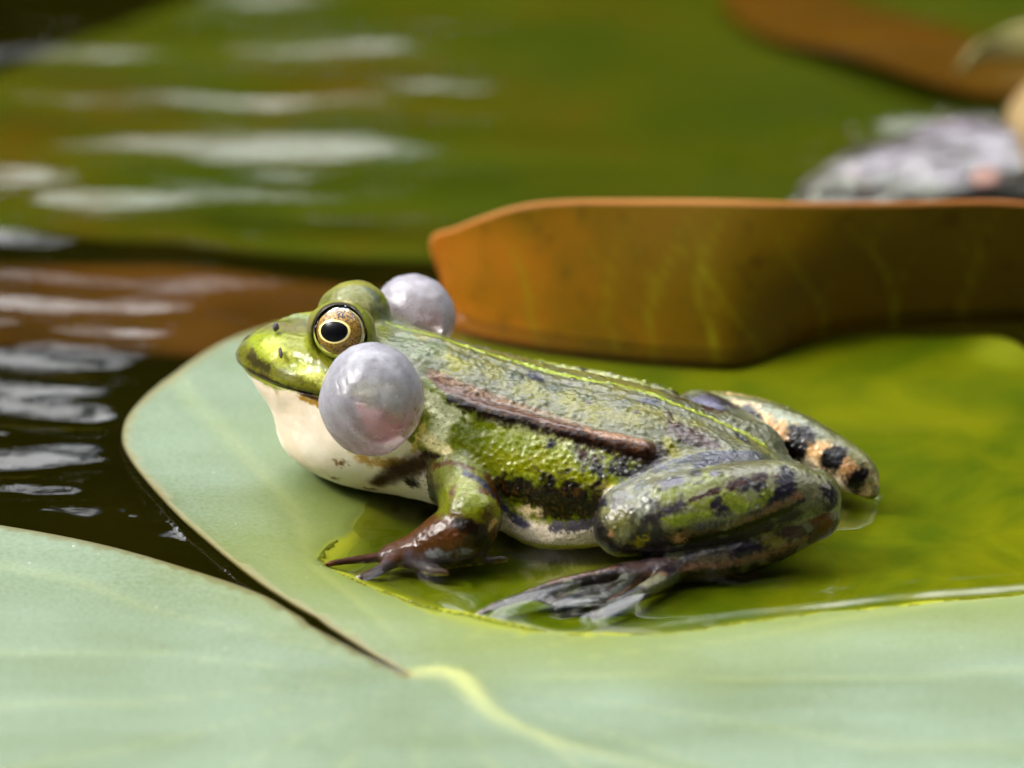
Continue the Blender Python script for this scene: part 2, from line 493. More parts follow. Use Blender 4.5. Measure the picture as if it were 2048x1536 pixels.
gx = axis(-400, 400, 40, 6000, 14); X, Y = np.meshgrid(gx, gx)
P = np.stack([X.ravel(), Y.ravel(), 0*X.ravel()], 1)
rr = np.hypot(P[:,0]*.8, P[:,1]-60)
P[:,2] = -16+5*fbm(P, .03, 3, 3)+np.clip((rr-380)/90, 0, 1)**1.5*55+np.clip((rr-480)/3000, 0, 1)*60
m = Mat('pond_mud'); c = m.coord(1)
col = m.ramp(m.noise(c, .35, 5, .6), [(.3, lin(14,11,1)), (.55, lin(20,18,1)), (.75, lin(30,24,4))])
bed = link('pond_bed', np_mesh('pond_bed', P, grid_faces(len(gx), len(gx))), m.done(m.principled(Base_Color=col, Roughness=.9, Specular_IOR_Level=0.0)))
tag(bed, kind='structure')

# a wood on the far bank; it is what the water mirrors
rng = np.random.default_rng(4)
cl = []
for k in range(120):
    azd = rng.uniform(-180, 180); az = R(azd); dist = rng.uniform(520, 860)
    e_top = np.interp(azd, (-180, -160, -140, -60, -30, 0, 55, 80, 110, 180), (46, 40, 24, 24, 28, 29, 31, 40, 46, 46))+rng.uniform(-5, 5)
    h = dist*math.tan(R(e_top))
    cx, cy = dist*math.sin(az), dist*math.cos(az)
    for j in range(int(9+h/48)):
        q = rng.uniform(.04, 1)**.8
        cl.append((cx+rng.normal(0, 62), cy+rng.normal(0, 45), h*q, rng.uniform(40, 85)*(1.15-.45*q)))
# boughs reaching out over the water from the near bank, with gaps
for k in range(150):
    x_, y_ = rng.uniform(-620, 620), rng.uniform(-640, 110)
    h_ = rng.uniform(380, 560)
    if abs(math.degrees(math.atan2(x_, y_))+98) < 24 and math.hypot(x_, y_) < 900: continue
    cl.append((x_, y_, h_, rng.uniform(40, 78)))
cl = np.array(cl); nl = 110
base = np.repeat(cl, nl, 0); u = rng.normal(size=(len(base), 3)); u /= np.linalg.norm(u, axis=1)[:,None]
ctr = base[:,:3]+u*base[:,3:4]*rng.uniform(.4, 1, (len(base),1)); ctr[:,2] = np.maximum(ctr[:,2], 12)
t1 = rng.normal(size=ctr.shape); t1 /= np.linalg.norm(t1, axis=1)[:,None]; t2 = np.cross(t1, u); t2 /= np.linalg.norm(t2, axis=1)[:,None]+1e-9
sz = rng.uniform(12, 21, (len(ctr),1))
V4 = np.stack([ctr-t1*sz, ctr-t2*sz*.6, ctr+t1*sz, ctr+t2*sz*.6], 1).reshape(-1, 3)
m = Mat('bank_foliage'); c = m.coord(1)
col = m.ramp(m.noise(c, .012, 4, .6), [(.3, lin(16,24,3)), (.55, lin(30,38,6)), (.8, lin(48,50,8))])
wood = link('bank_wood', np_mesh('bank_wood', V4, np.arange(len(V4)).reshape(-1, 4), False), m.done(m.principled(Base_Color=col, Roughness=.8, Specular_IOR_Level=.05)))
tag(wood, 'dense green wood on the far bank mirrored in the pond', 'wood', kind='stuff')

# ---------------------------------------------------------------- water
WX = axis(-9.5, 8.5, .06, 900, 28); WY = np.concatenate([axis(-9.5, 6.5, .06, 900, 28)[:-28], axis(6.6, 22, .09, 900, 26)[26:]])
X, Y = np.meshgrid(WX, WY); W = np.stack([X.ravel(), Y.ravel()], 1); W3 = np.concatenate([W, np.zeros((len(W),1))], 1)
near = (np.abs(W[:,0]) < 14) & (W[:,1] > -12) & (W[:,1] < 25)
pd = np.full(len(W), 50.); pin = np.zeros(len(W), bool)
pd[near], pin[near] = poly_dist(W[near], PAD)
qd = np.full(len(W), 50.); qin = np.zeros(len(W), bool); qd[near], qin[near] = poly_dist(W[near], POOL)
rd = np.full(len(W), 50.); rd[near] = poly_dist(W[near], ROLL, closed=False)[0]
rw = np.random.default_rng(11); hz = np.zeros(len(W))
wob = fbm(W3, .16, 2, 21)
for i in range(16):
    lam = rw.uniform(.9, 2.8) if i < 13 else rw.uniform(.45, .85); an = R(rw.normal(90, 8)); ph = rw.uniform(0, 6.28)
    k = 2*math.pi/lam
    hz += .0056*lam**1.0*np.sin(k*(W[:,0]*math.cos(an)+W[:,1]*math.sin(an))+ph+2.4*wob)
open_w = np.where(pin, 0, 1-np.exp(-pd/.9))
patch = .55+.65*np.clip(fbm(W3, .13, 2, 40)+.3, 0, 1)
shel = np.clip((W[:,1]+2.5)/3, .5, 1.0)*(.32+.95/(1+np.exp((W[:,0]+3.0)/1.1))+.6/(1+np.exp((W[:,0]+5.2)/.5))*(W[:,1] < 8))
hz += .034*fbm(W3*np.array((.26,1,1)), .75, 3, 55)
hz = hz*(.55+1.1*np.clip(.45+fbm(W3*np.array((.6,1.3,1)), .35, 2, 130), 0, 1.3))*open_w*patch*shel*np.exp(-np.maximum(np.hypot(W[:,0], W[:,1])-60, 0)/500)
hz += np.where(pin, 0, .05*np.exp(-pd/.13))                       # water creeping up the leaf margin
hz += .05*np.exp(-rd/.12)*(W[:,1] < 7.2)
stir2 = np.exp(-(((W[:,0]+5.7)/1.3)**2+((W[:,1]+.6)/1.5)**2))*np.where(pin, 0, 1)     # water riding up against the leaf by the slit
hz += stir2*(.03*fbm(W3*np.array((1,.8,1)), 1.5, 3, 91)+.02)
inp = pin & qin
stir = np.exp(-(((W[:,0]-5.9)/2.0)**2+((W[:,1]-12.9)/1.5)**2)**2)         # stirred water by the right edge
hz += stir*.09*fbm(W3*np.array((.8,1.1,1)), 1.1, 3, 66)
hz += np.where(inp & (W[:,1] < -1.2), -.12*np.exp(-qd/.6), 0)            # rounded rim of the pool on the waxy leaf
hz += np.where(inp, .010*np.sin(qd*2*math.pi/.42+1.5*fbm(W3, .5, 2, 8))*np.exp(-qd/.55)*np.clip((W[:,0]-.5)/2.5, 0, 1), 0)
fl = np.stack([W@np.array((-math.cos(R(10)), math.sin(R(10)))), W@np.array((-math.sin(R(10)), -math.cos(R(10)))), 0*W[:,0]], 1)
fr = (np.abs(W[:,0]) < 7) & (np.abs(W[:,1]) < 6)
BOX = 3.0; fd = np.full(len(W), 9.); fd[fr] = frog_sdf(fl[fr].astype(np.float32)); BOX = .35
fdp = np.maximum(fd, 0)
hz += .055*np.exp(-fdp/.11)*(fd < 3)
rear = np.clip((W[:,0]-2.2)/1.2, 0, 1)*np.clip((-W[:,1]+.6)/1.0, 0, 1)*(.6+.8*np.clip(fbm(W3, .8, 2, 120), -.7, 1))
hz += .012*np.cos(fdp*2*math.pi/.46)*np.exp(-fdp/1.1)*rear*(fd > 0)
hz += np.where(inp & (fd < 4), .016*fbm(W3, .8, 2, 77)*np.exp(-fdp/1.8), 0)
W3[:,2] = hz+LEVEL
m = Mat('pond_water'); c = m.coord((.8,2.0,1)); wb = m.n('Bump'); m.set(wb.inputs['Height'], m.noise(c, 1.1, 4, .55)); wb.inputs['Distance'].default_value = .05*CM; m.set(wb.inputs['Strength'], m.math('MULTIPLY', m.attr('open', 'Fac'), .5))
lw = m.n('Fresnel'); lw.inputs['IOR'].default_value = 1.333
tr = m.n('BsdfTransparent'); tr.inputs['Color'].default_value = (.90,.93,.84,1)
gl = m.n('BsdfGlossy'); gl.inputs['Roughness'].default_value = .015; gl.inputs['Color'].default_value = (1,1,1,1)
m.t.links.new(wb.outputs[0], lw.inputs['Normal']); m.t.links.new(wb.outputs[0], gl.inputs['Normal'])
mx = m.n('MixShader'); m.t.links.new(lw.outputs[0], mx.inputs[0]); m.t.links.new(tr.outputs[0], mx.inputs[1]); m.t.links.new(gl.outputs[0], mx.inputs[2])
water = link('pond_water', np_mesh('pond_water', W3, grid_faces(len(WX), len(WY))), m.done(mx))
float_attr(water.data, 'open', open_w)
tag(water, kind='structure')

# ---------------------------------------------------------------- leaves
def leaf_material(name, dry, dry2, wet, wet2, sheen=.5, wetline=True, rough=.5, trans=.25):
    m = Mat(name); c = m.coord(1); cs = m.coord((.25,1.5,1))
    big = m.noise(c, .28, 3, .5); st = m.noise(cs, .5, 5, .6); fine = m.noise(c, 14, 4, .6)
    f = m.math('ADD', m.math('MULTIPLY', big, .55), m.math('MULTIPLY', st, .5))
    cd = m.mix(m.ramp(f, [(.36, 0.), (.66, 1.)]), dry, dry2)
    cd = m.mix(m.ramp(fine, [(.3, 0.), (.7, .12)]), cd, (.6,.66,.55,1))
    cw = m.mix(m.ramp(m.noise(c, .42, 4, .55, .5), [(.38, 0.), (.62, 1.)]), wet, wet2)
    sp = m.voronoi(c, 2.6); cd = m.mix(m.ramp(sp, [(.035, .55), (.06, 0.)]), cd, lin(210,216,196)); cd = m.mix(m.ramp(m.voronoi(m.coord(1, (3,7,0)), 1.3), [(.03, .6), (.06, 0.)]), cd, lin(96,84,44))
    ed = m.math('ADD', m.attr('pool', 'Fac'), m.math('MULTIPLY', m.math('SUBTRACT', m.noise(c, .5, 3), .5), .5))
    cd = m.mix(m.ramp(ed, [(.0, .75), (.75, 0.)]), cd, lin(112,124,34))    # towards the pool the wax is washed off
    cd = m.mix(m.attr('vein', 'Fac'), cd, lin(206,206,120))
    cd = m.mix(m.math('MULTIPLY', m.attr('margin', 'Fac'), .7), cd, lin(112,92,36))
    z = m.n('SeparateXYZ'); m.t.links.new(m.n('NewGeometry').outputs['Position'], z.inputs[0])
    w = m.ramp(m.math('MULTIPLY', m.math('ADD', z.outputs[2], .00015-LEVEL*CM), 2500), [(0, 1.), (1, 0.)]) if wetline else 0.0
    sh = m.ramp(m.math('MULTIPLY', m.math('ADD', z.outputs[2], .0022-LEVEL*CM), 560), [(0, 0.), (1, 1.)])     # thin water over the leaf: lighter yellow-green where shallower
    cw = m.mix(m.math('MULTIPLY', sh, .8), cw, lin(158,162,44))
    colr = m.mix(w, cd, cw)
    r = m.mix(w, m.ramp(st, [(.3, rough), (.7, rough+.12)]), (.8,.8,.8,1))
    spec = m.mix(w, (sheen,)*3+(1,), (.05,.05,.05,1))
    b = m.bump(m.noise(cs, 1.6, 5, .6), .35, .03); b = m.bump(fine, .25, .004, b)
    p = m.principled(Base_Color=colr, Roughness=r, Specular_IOR_Level=spec, Normal=b)
    tl = m.n('BsdfTranslucent'); m.set(tl.inputs['Color'], m.mix(1, colr, (.9,1,.5,1), 'MULTIPLY'))
    mx = m.n('MixShader'); mx.inputs[0].default_value = trans
    m.t.links.new(p.outputs[0], mx.inputs[1]); m.t.links.new(tl.outputs[0], mx.inputs[2])
    return m.done(mx)

v2, f = fill_outline(PAD, .16)
z, s = pad_height(v2)
MID = smooth_poly([(-1.95,-5.92),(-1.6,-5.86),(-1.3,-6.1),(-1.1,-6.7),(-.85,-7.4),(-.3,-8.1),(.6,-8.8),(2,-9.5),(5,-11),(8,-13)], 8, closed=False)
md, _ = poly_dist(v2, MID, closed=False)
wid = np.interp(np.hypot(v2[:,0]+1.95, v2[:,1]+5.92), [0,.4,2,12], [.10,.15,.13,.05])
vein = np.exp(-(md/wid)**2)
ang = np.arctan2(v2[:,1]+6.2, v2[:,0]+1.6); rad = np.hypot(v2[:,0]+1.6, v2[:,1]+6.2)
wig = .05*vnoise(np.stack([rad*.5, ang*2, 0*ang], 1), 1, 3)
sv = np.cos((ang+wig)*19)                                          # side veins running out from the stalk
sv = np.clip((sv-.90)/.1, 0, 1)*np.clip(rad/2, 0, 1)
z = z+vein*.05-sv*.012*(s < 0)
me = np_mesh('blade', np.concatenate([v2, z[:,None]], 1), f)
float_attr(me, 'margin', np.exp(-poly_dist(v2, PAD)[0]/.05)); float_attr(me, 'vein', np.clip(vein*.55*np.exp(-rad/2.6)+sv*.07, 0, 1)); float_attr(me, 'pool', np.clip(-s/3.4, 0, 1))
pad = link('lily_pad', me, leaf_material('lily_pad_green', lin(80,98,52), lin(110,130,106), lin(78,92,1), lin(112,114,2), .5))
thicken(pad, .05)
tag(pad, 'large pale green lily pad with a slit, carrying the calling frog', 'lily pad')

# the leaf behind, its near margin standing up and showing the brown underside
top = smooth_poly([(-1.66,7.14,.42),(-1.80,7.1,.82),(-1.76,7.0,1.13),(-1.5,6.9,1.30),(-1.06,6.7,1.58),(-.41,6.5,1.82),(.66,6.3,2.0),(2.1,6.2,2.07),(3.55,6.3,2.0),(5.35,6.5,1.9),(6.78,6.6,1.83),(10,6.8,1.7),(14,6.6,1.4)], 10, closed=False)
def resample(c, n):
    c = np.asarray(c, float); L = np.concatenate([[0], np.cumsum(np.linalg.norm(np.diff(c, axis=0), axis=1))]); t = np.linspace(0, L[-1], n)
    return np.stack([np.interp(t, L, c[:,i]) for i in range(c.shape[1])], 1)
NU, NV, NB = 150, 26, 22
tp = resample(top, NU); bt = resample(np.concatenate([ROLL, -.12*np.ones((len(ROLL),1))], 1), NU)
rows = []
for j in range(NV):
    t = j/(NV-1); p = tp*(1-t)+bt*t
    p[:,1] -= .12*np.sin(math.pi*t)*(.4+.6*np.sin(np.linspace(0.25, 2.6, NU)))    # belly of the roll
    p[:,1] += .16*np.sin(np.linspace(0, 14, NU))*t*(1-t)*2
    p[:,0] += .16*math.sin(math.pi*t)*np.exp(-np.linspace(0, 15, NU)/.5)*(1+.5*math.sin(9*t))
    p[:,2] += .035*np.sin(np.linspace(0, 31, NU)+np.sin(np.linspace(0, 9, NU))*3)*(1-t)**3
    rows.append(p)
for j in range(1, NB):
    t = j/(NB-1); p = bt.copy(); p[:,1] += t*3.4*np.sin(np.linspace(.25, 1.9, NU)); p[:,2] = -.12-.5*t*(1-t)+.3*t**3
    rows.append(p)
V = np.concatenate(rows); f = grid_faces(NU, NV+NB-1)
me = np_mesh('rolled', V, f)
tt = np.concatenate([np.full(NU, j/(NV-1)) for j in range(NV)]+[np.ones(NU)]*(NB-1)); uu = np.tile(np.linspace(0, 1, NU), NV+NB-1)
vx = V[:,0]; vn = np.zeros(len(V))
for x0, sl, amp in ((.05,-1.3,.6),(1.05,-.35,.5),(1.45,.5,.7),(2.3,.1,1),(2.9,-.9,.6),(3.9,-.6,.5),(5.2,-1.1,.8),(6.3,-.3,.6),(7.2,.5,.7)):
    bend = x0+sl*(1-tt)*.9+.18*np.sin(tt*5+x0)
    vn = np.maximum(vn, amp*np.exp(-((vx-bend)/.045)**2)*np.clip((tt-.12)*3, 0, 1))
    for t0, dr in ((.35,.9),(.55,-.8),(.75,.7)):                      # side branches
        br = x0+sl*(1-t0)*.9+.18*np.sin(t0*5+x0)+dr*(t0-tt)*1.2
        vn = np.maximum(vn, .55*amp*np.exp(-((vx-br)/.03)**2)*(tt < t0)*np.clip((tt-t0+.35)*6, 0, 1))
float_attr(me, 'vein', vn); float_attr(me, 'rim', np.clip(1.2-tt/.03, 0, 1)); float_attr(me, 'along', uu)
m = Mat('brown_underside'); c = m.coord(1)
al = m.attr('along', 'Fac'); n1 = m.noise(c, .55, 4, .55); n2 = m.noise(c, 2.2, 5, .6)
mixf = m.math('ADD', al, m.math('MULTIPLY', m.math('SUBTRACT', n1, .5), .45))
col = m.ramp(mixf, [(.0, lin(172,104,16)), (.08, lin(158,102,8)), (.2, lin(118,88,2)), (.45, lin(96,78,1)), (.9, lin(72,64,1))])
col = m.mix(m.ramp(n2, [(.58, 0.), (.75, .5)]), col, lin(50,26,4))
col = m.mix(m.math('MULTIPLY', m.attr('vein', 'Fac'), .7), col, lin(138,134,14))
col = m.mix(m.attr('rim', 'Fac'), col, lin(206,140,80))  # bright upper rim: backlight on the thin edge, painted into the colour
p = m.principled(Base_Color=col, Roughness=.5, Specular_IOR_Level=.12, Normal=m.bump(n2, .3, .03))
tl = m.n('BsdfTranslucent'); m.set(tl.inputs['Color'], m.mix(1, col, (1,.8,.4,1), 'MULTIPLY'))
mx = m.n('MixShader'); mx.inputs[0].default_value = .45; m.t.links.new(p.outputs[0], mx.inputs[1]); m.t.links.new(tl.outputs[0], mx.inputs[2])
roll = link('curled_leaf', me, m.done(mx)); thicken(roll, .03)
tag(roll, 'brown lily leaf behind the frog with its near edge standing upright', 'leaf')

def flat_leaf(name, outline, z0, tilt, cols, label, cat, step=.3, rough=.6, wob=.15, th=.05):
    o = smooth_poly(outline, 6); v2, f = fill_outline(o, step)
    P3 = np.concatenate([v2, np.zeros((len(v2),1))], 1); c0 = o.mean(0)
    z = z0+(v2-c0)@np.array(tilt)+wob*fbm(P3, .35, 2, len(name))
    me = np_mesh(name, np.concatenate([v2, z[:,None]], 1), f)
    m = Mat(name+'_skin'); c = m.coord(1)
    col = m.ramp(m.noise(c, .22, 4, .55), [(.30, cols[0]), (.5, cols[1]), (.7, cols[2])])
    ob = link(name, me, m.done(m.principled(Base_Color=col, Roughness=rough, Specular_IOR_Level=(.02 if z0 < 0 else .4), Normal=m.bump(m.noise(c, 2, 4), .3, .03))))
    thicken(ob, th)
    return tag(ob, label, cat)

flat_leaf('submerged_lily_leaf', [(-10.5,12.4),(-7.5,11.9),(-2,11.0),(2,11.0),(3.4,11.6),(4.6,12.6),(6,13.9),(7.6,15.2),(10,17),(10.5,19),(8,23.5),(1.5,25.5),(-4,23.5),(-7.0,20.5),(-9.5,17.5),(-11.5,15)], -1.0, (0,.0),
          (lin(42,56,1), lin(58,62,1), lin(72,58,1)), 'broad olive green leaf under the water behind the brown leaf', 'lily leaf', .4)
flat_leaf('submerged_brown_leaf', [(-13,11.6),(-9,11.5),(-5.8,11.3),(-3.4,10.8),(-1.6,10.2),(-.6,9.3),(-1.9,8.4),(-3.4,8.0),(-4.6,8.1),(-5.8,8.4),(-8.5,8.1),(-13,7.6)], -1.3, (0,.0),
          (lin(52,34,5), lin(72,44,7), lin(88,54,14)), 'brown leaf under the water beyond the snout of the frog', 'leaf', .35)
flat_leaf('sunken_orange_leaf', [(2.8,21.5),(3.3,19.9),(4.6,18.7),(6.2,17.4),(7.4,17.2),(8,18.2),(6.8,19.4),(5,20.8),(4,22)], -.80, (.0,.0),
          (lin(66,44,2), lin(80,50,2), lin(76,56,8)), 'orange brown dead leaf under the water near the right edge', 'leaf', .3)

# skin markings, plus a few strokes of painted highlight and shade: (limb, sRGB, softness, raggedness, [(a, l, z, radius) ...]) in frog space, centimetres
MARKS = [
('body',(150,164,52),0.5,0.5,[(4.19,0.43,2.3,0.286),(3.68,0.76,2.33,0.357),(3.2,1.05,2.22,0.321)]),
('body',(150,158,60),0.5,0.5,[(3.57,0.61,2.43,0.214),(3.26,0.71,2.49,0.214)]),
('body',(132,128,96),0.6,0.5,[(4.17,-0.06,2.39,0.071),(3.9,0.03,2.46,0.1),(3.35,0.78,2.79,0.1)]),
('body',(150,160,130),0.5,0.5,[(3.97,-0.34,2.4,0.057),(3.67,-0.28,2.47,0.064),(3.19,0.67,2.91,0.057)]),
('body',(105,112,20),0.5,0.5,[(4.41,-0.18,2.23,0.05),(4.17,-0.28,2.34,0.036),(3.89,-0.11,2.46,0.029),(3.26,0.67,2.82,0.029)]),
('body',(190,196,92),0.8,0.5,[(4.02,0.5,2.34,0.1),(3.83,0.76,2.28,0.114)]),
('body',(212,214,140),0.7,0.5,[(3.5,0.97,2.21,0.079),(3.19,1.1,2.14,0.1),(2.99,1.16,2.1,0.086)]),
('body',(118,120,12),0.5,0.5,[(4.46,0.31,2.15,0.086),(4.31,0.52,2.08,0.093),(3.92,0.85,2.05,0.093),(3.49,1.05,2.0,0.1),(3.03,1.19,1.91,0.1)]),
('body',(80,72,14),0.6,0.5,[(4.32,0.48,2.14,0.05),(4.18,0.63,2.11,0.057),(4.01,0.78,2.09,0.043)]),
('body',(62,58,20),0.6,0.5,[(4.51,-0.01,2.19,0.057),(4.49,-0.07,2.2,0.05)]),
('body',(75,42,18),0.3,0.3,[(4.34,0.52,1.95,0.021),(3.92,0.86,1.95,0.026),(3.56,1.02,1.89,0.031),(3.1,1.17,1.8,0.039)]),
('body',(190,150,50),0.8,0.5,[(3.57,1.02,1.81,0.021),(3.11,1.16,1.73,0.043)]),
('body',(214,176,104),0.9,0.5,[(3.11,1.15,1.61,0.043),(2.81,1.2,1.26,0.05),(2.46,1.19,0.94,0.071),(2.0,1.3,1.03,0.086)]),
('body',(150,120,75),0.9,1,[(2.9,1.11,0.87,0.05)]),
('body',(165,135,95),0.9,1,[(3.04,0.89,0.53,0.043)]),
('body',(128,134,16),0.5,0.5,[(3.35,0.8,2.53,0.057),(3.29,0.87,2.37,0.057),(3.09,1.02,2.27,0.057)]),
('body',(125,134,10),0.5,0.8,[(2.48,-0.05,2.5,0.064),(2.37,0.38,2.45,0.086)]),
('body',(140,146,70),0.7,0.5,[(3.26,0.7,2.88,0.057),(3.12,0.64,3.08,0.057),(2.94,0.48,3.09,0.064),(2.81,-0.17,2.77,0.064),(2.65,-0.18,2.6,0.071)]),
('body',(150,154,118),0.7,0.5,[(3.16,-0.27,2.85,0.171),(2.87,-0.31,2.9,0.186),(2.69,-0.29,2.8,0.143)]),
('body',(122,132,24),0.5,0.5,[(3.37,-0.3,2.71,0.043),(3.33,-0.33,2.78,0.036)]),
('body',(128,140,28),0.6,0.9,[(2.72,-0.34,2.85,0.057),(2.56,-0.47,2.74,0.05),(2.51,-0.44,2.63,0.05)]),
('body',(178,176,140),0.8,0.9,[(2.92,0.59,3.1,0.071),(2.78,-0.17,2.75,0.071)]),
('body',(100,110,100),0.8,0.5,[(2.79,-0.46,2.92,0.057),(2.65,-0.34,2.8,0.05)]),
('body',(128,140,112),0.8,0.9,[(2.45,-0.37,2.48,0.1),(2.12,-0.16,2.43,0.129),(2.17,0.36,2.43,0.143)]),
('body',(150,152,78),0.9,1,[(1.53,0.33,2.3,0.1),(1.23,0.4,2.2,0.114),(1.42,0.55,2.21,0.071)]),
('body',(122,134,104),0.9,1,[(1.81,0.34,2.36,0.129),(1.64,0.11,2.35,0.071)]),
('body',(140,142,70),1.1,1.2,[(0.8,0.34,2.09,0.114)]),
('body',(140,142,70),1.1,1.2,[(0.28,0.46,1.95,0.129)]),
('body',(140,142,70),1.1,1.2,[(-0.31,0.52,1.83,0.129)]),
('body',(140,142,70),1.1,1.2,[(-0.75,0.6,1.75,0.143)]),
('body',(140,142,70),1.1,1.2,[(-1.25,0.58,1.66,0.129)]),
('body',(140,142,70),1.1,1.2,[(-2.07,0.3,1.48,0.086)]),
('body',(140,142,70),1.1,1.2,[(-2.7,0.21,1.26,0.071)]),
('body',(95,104,88),1,1,[(1.02,0.34,2.16,0.064)]),
('body',(95,104,88),1,1,[(0.53,0.29,2.04,0.079)]),
('body',(95,104,88),1,1,[(-0.02,0.31,1.91,0.057)]),
('body',(95,104,88),1,1,[(-0.5,0.38,1.83,0.057)]),
('body',(95,104,88),1,1,[(-1.0,0.37,1.74,0.064)]),
('body',(95,104,88),1,1,[(1.26,0.23,2.24,0.05)]),
('body',(95,104,88),1,1,[(0.71,0.07,2.1,0.043)]),
('body',(95,104,88),1,1,[(-0.17,0.17,1.9,0.043)]),
('body',(62,64,80),0.5,0.5,[(0.28,0.14,1.99,0.079),(0.19,0.16,1.97,0.064)]),
('body',(62,64,84),0.5,0.5,[(-1.33,0.12,1.71,0.064),(-1.46,0.09,1.68,0.064)]),
('body',(70,70,84),0.5,0.5,[(0.58,-1.27,1.6,0.057),(0.47,-1.27,1.59,0.043)]),
('body',(96,80,78),0.6,0.5,[(-1.25,0.47,1.69,0.05)]),
('body',(92,76,72),0.6,0.5,[(-1.68,0.23,1.61,0.057)]),
('body',(100,88,84),0.6,0.5,[(-0.59,0.48,1.8,0.036)]),
('body',(92,70,62),0.6,0.8,[(-1.81,0.5,1.53,0.114),(-2.07,0.55,1.44,0.129),(-2.41,0.64,1.33,0.071)]),
('body',(60,32,22),0.5,0.5,[(-1.99,0.73,1.41,0.036),(-2.21,0.72,1.35,0.043)]),
('body',(66,66,76),0.6,0.5,[(-2.66,0.05,1.25,0.071),(-2.84,0.15,1.18,0.086)]),
('body',(150,128,18),0.5,0.5,[(-1.48,-1.36,0.11,0.079),(-1.39,-1.3,0.05,0.057)]),
('body',(140,140,40),0.6,0.5,[(-1.76,0.85,1.43,0.064),(-1.88,0.97,1.34,0.064)]),
('body',(164,180,76),0.4,0.5,[(2.47,-0.25,2.49,0.021),(1.91,-0.16,2.4,0.032),(1.54,-0.14,2.32,0.039),(1.12,-0.2,2.19,0.046),(0.83,-0.2,2.11,0.046),(0.39,-0.18,2.01,0.046),(0.03,-0.19,1.92,0.046),(-0.48,-0.15,1.84,0.043),(-0.82,-0.25,1.77,0.039),(-1.26,-0.22,1.7,0.043),(-1.71,-0.12,1.61,0.043),(-2.22,-0.11,1.43,0.043),(-2.65,-0.1,1.26,0.039),(-3.01,-0.11,1.06,0.032)]),
('body',(214,218,182),0.4,0.3,[(1.55,1.06,2.0,0.129),(1.41,1.19,1.76,0.186),(1.42,1.33,1.51,0.129)]),
('body',(214,218,182),0.4,0.3,[(1.42,1.14,1.85,0.143),(1.12,1.21,1.72,0.121)]),
('body',(125,138,4),0.4,0.9,[(1.1,1.32,1.55,0.143),(0.86,1.26,1.62,0.143),(0.55,1.35,1.51,0.143)]),
('body',(125,138,4),0.5,0.5,[(1.68,0.89,2.14,0.057),(1.32,1.08,1.99,0.057),(0.87,1.19,1.79,0.057),(0.51,1.19,1.77,0.05),(0.01,1.2,1.71,0.043)]),
('body',(178,184,140),0.5,0.8,[(0.51,1.22,1.7,0.1),(0.0,1.24,1.64,0.143),(-0.43,1.26,1.55,0.143),(-0.8,1.31,1.42,0.121)]),
('body',(196,200,160),0.5,1,[(0.69,1.2,1.76,0.05),(0.54,1.22,1.69,0.043)]),
('body',(146,152,8),0.4,0.9,[(0.64,1.48,1.29,0.171),(0.16,1.53,1.27,0.186),(-0.28,1.59,1.18,0.2),(-0.78,1.61,1.07,0.157),(-1.03,1.58,1.04,0.071)]),
('body',(132,145,8),0.6,0.9,[(0.55,1.35,1.51,0.086),(0.2,1.35,1.5,0.086)]),
('body',(200,190,120),0.8,0.8,[(-1.04,1.63,0.99,0.086),(-0.86,1.63,1.01,0.071)]),
('body',(52,48,64),0.5,0.5,[(-0.18,1.31,1.5,0.064)]),
('body',(140,146,120),0.6,1,[(-0.59,1.36,1.41,0.1),(-0.89,1.42,1.3,0.129),(-1.18,1.43,1.22,0.1)]),
('body',(50,48,46),0.5,1,[(-0.83,1.48,1.25,0.093),(-1.14,1.43,1.22,0.143),(-1.46,1.4,1.19,0.129),(-1.65,1.25,1.25,0.1)]),
('body',(84,56,40),0.5,0.5,[(-0.64,1.35,1.41,0.057)]),
('body',(84,60,50),0.5,0.5,[(-0.82,1.39,1.34,0.05)]),
('body',(36,24,8),0.3,0.5,[(1.1,-0.73,-0.01,0.1),(0.44,1.61,0.88,0.186),(0.06,1.68,0.83,0.243),(-0.37,1.71,0.79,0.257),(-0.76,1.71,0.77,0.257),(-0.73,-0.21,-0.12,0.2)]),
('body',(36,24,8),0.3,0.4,[(-0.05,1.7,0.63,0.1),(-0.44,1.71,0.59,0.114),(-0.68,0.14,-0.12,0.114)]),
('body',(110,82,22),0.7,0.5,[(1.16,-0.64,-0.01,0.064),(0.95,-0.27,-0.07,0.057)]),
('body',(232,216,196),0.4,0.3,[(0.51,1.59,0.49,0.071),(0.29,1.62,0.33,0.143),(-0.01,1.72,0.26,0.186),(-0.37,1.73,0.2,0.2),(-0.79,1.67,0.27,0.171)]),
('body',(224,204,164),0.5,0.6,[(0.21,1.65,0.6,0.071),(-0.05,1.7,0.61,0.071)]),
('body',(110,104,132),0.5,0.5,[(0.51,1.62,0.7,0.064),(0.29,1.63,0.45,0.064),(0.14,1.67,0.38,0.057)]),
('body',(124,116,132),0.4,0.6,[(-0.3,1.73,0.41,0.064),(-0.59,1.72,0.4,0.071),(-0.83,1.69,0.5,0.057)]),
('body',(242,234,186),0.4,0.15,[(1.64,1.36,1.45,0.086),(1.5,1.37,1.37,0.093),(1.31,1.42,1.31,0.071)]),
('body',(232,212,130),0.5,0.5,[(1.67,1.32,1.64,0.036),(1.73,1.38,1.43,0.043),(1.81,1.38,1.27,0.043)]),
('body',(82,54,32),0.6,0.15,[(2.39,0.99,0.54,0.1),(2.01,1.25,0.87,0.157),(1.66,1.38,1.09,0.171),(1.73,-0.76,0.18,0.1)]),
('body',(74,40,20),0.5,0.5,[(1.63,1.38,1.22,0.043),(1.4,1.45,1.22,0.036)]),
('body',(90,62,38),0.5,0.5,[(2.61,0.78,0.35,0.036),(2.47,0.8,0.35,0.043)]),
('body',(110,80,50),0.5,0.5,[(2.21,0.61,0.19,0.021)]),
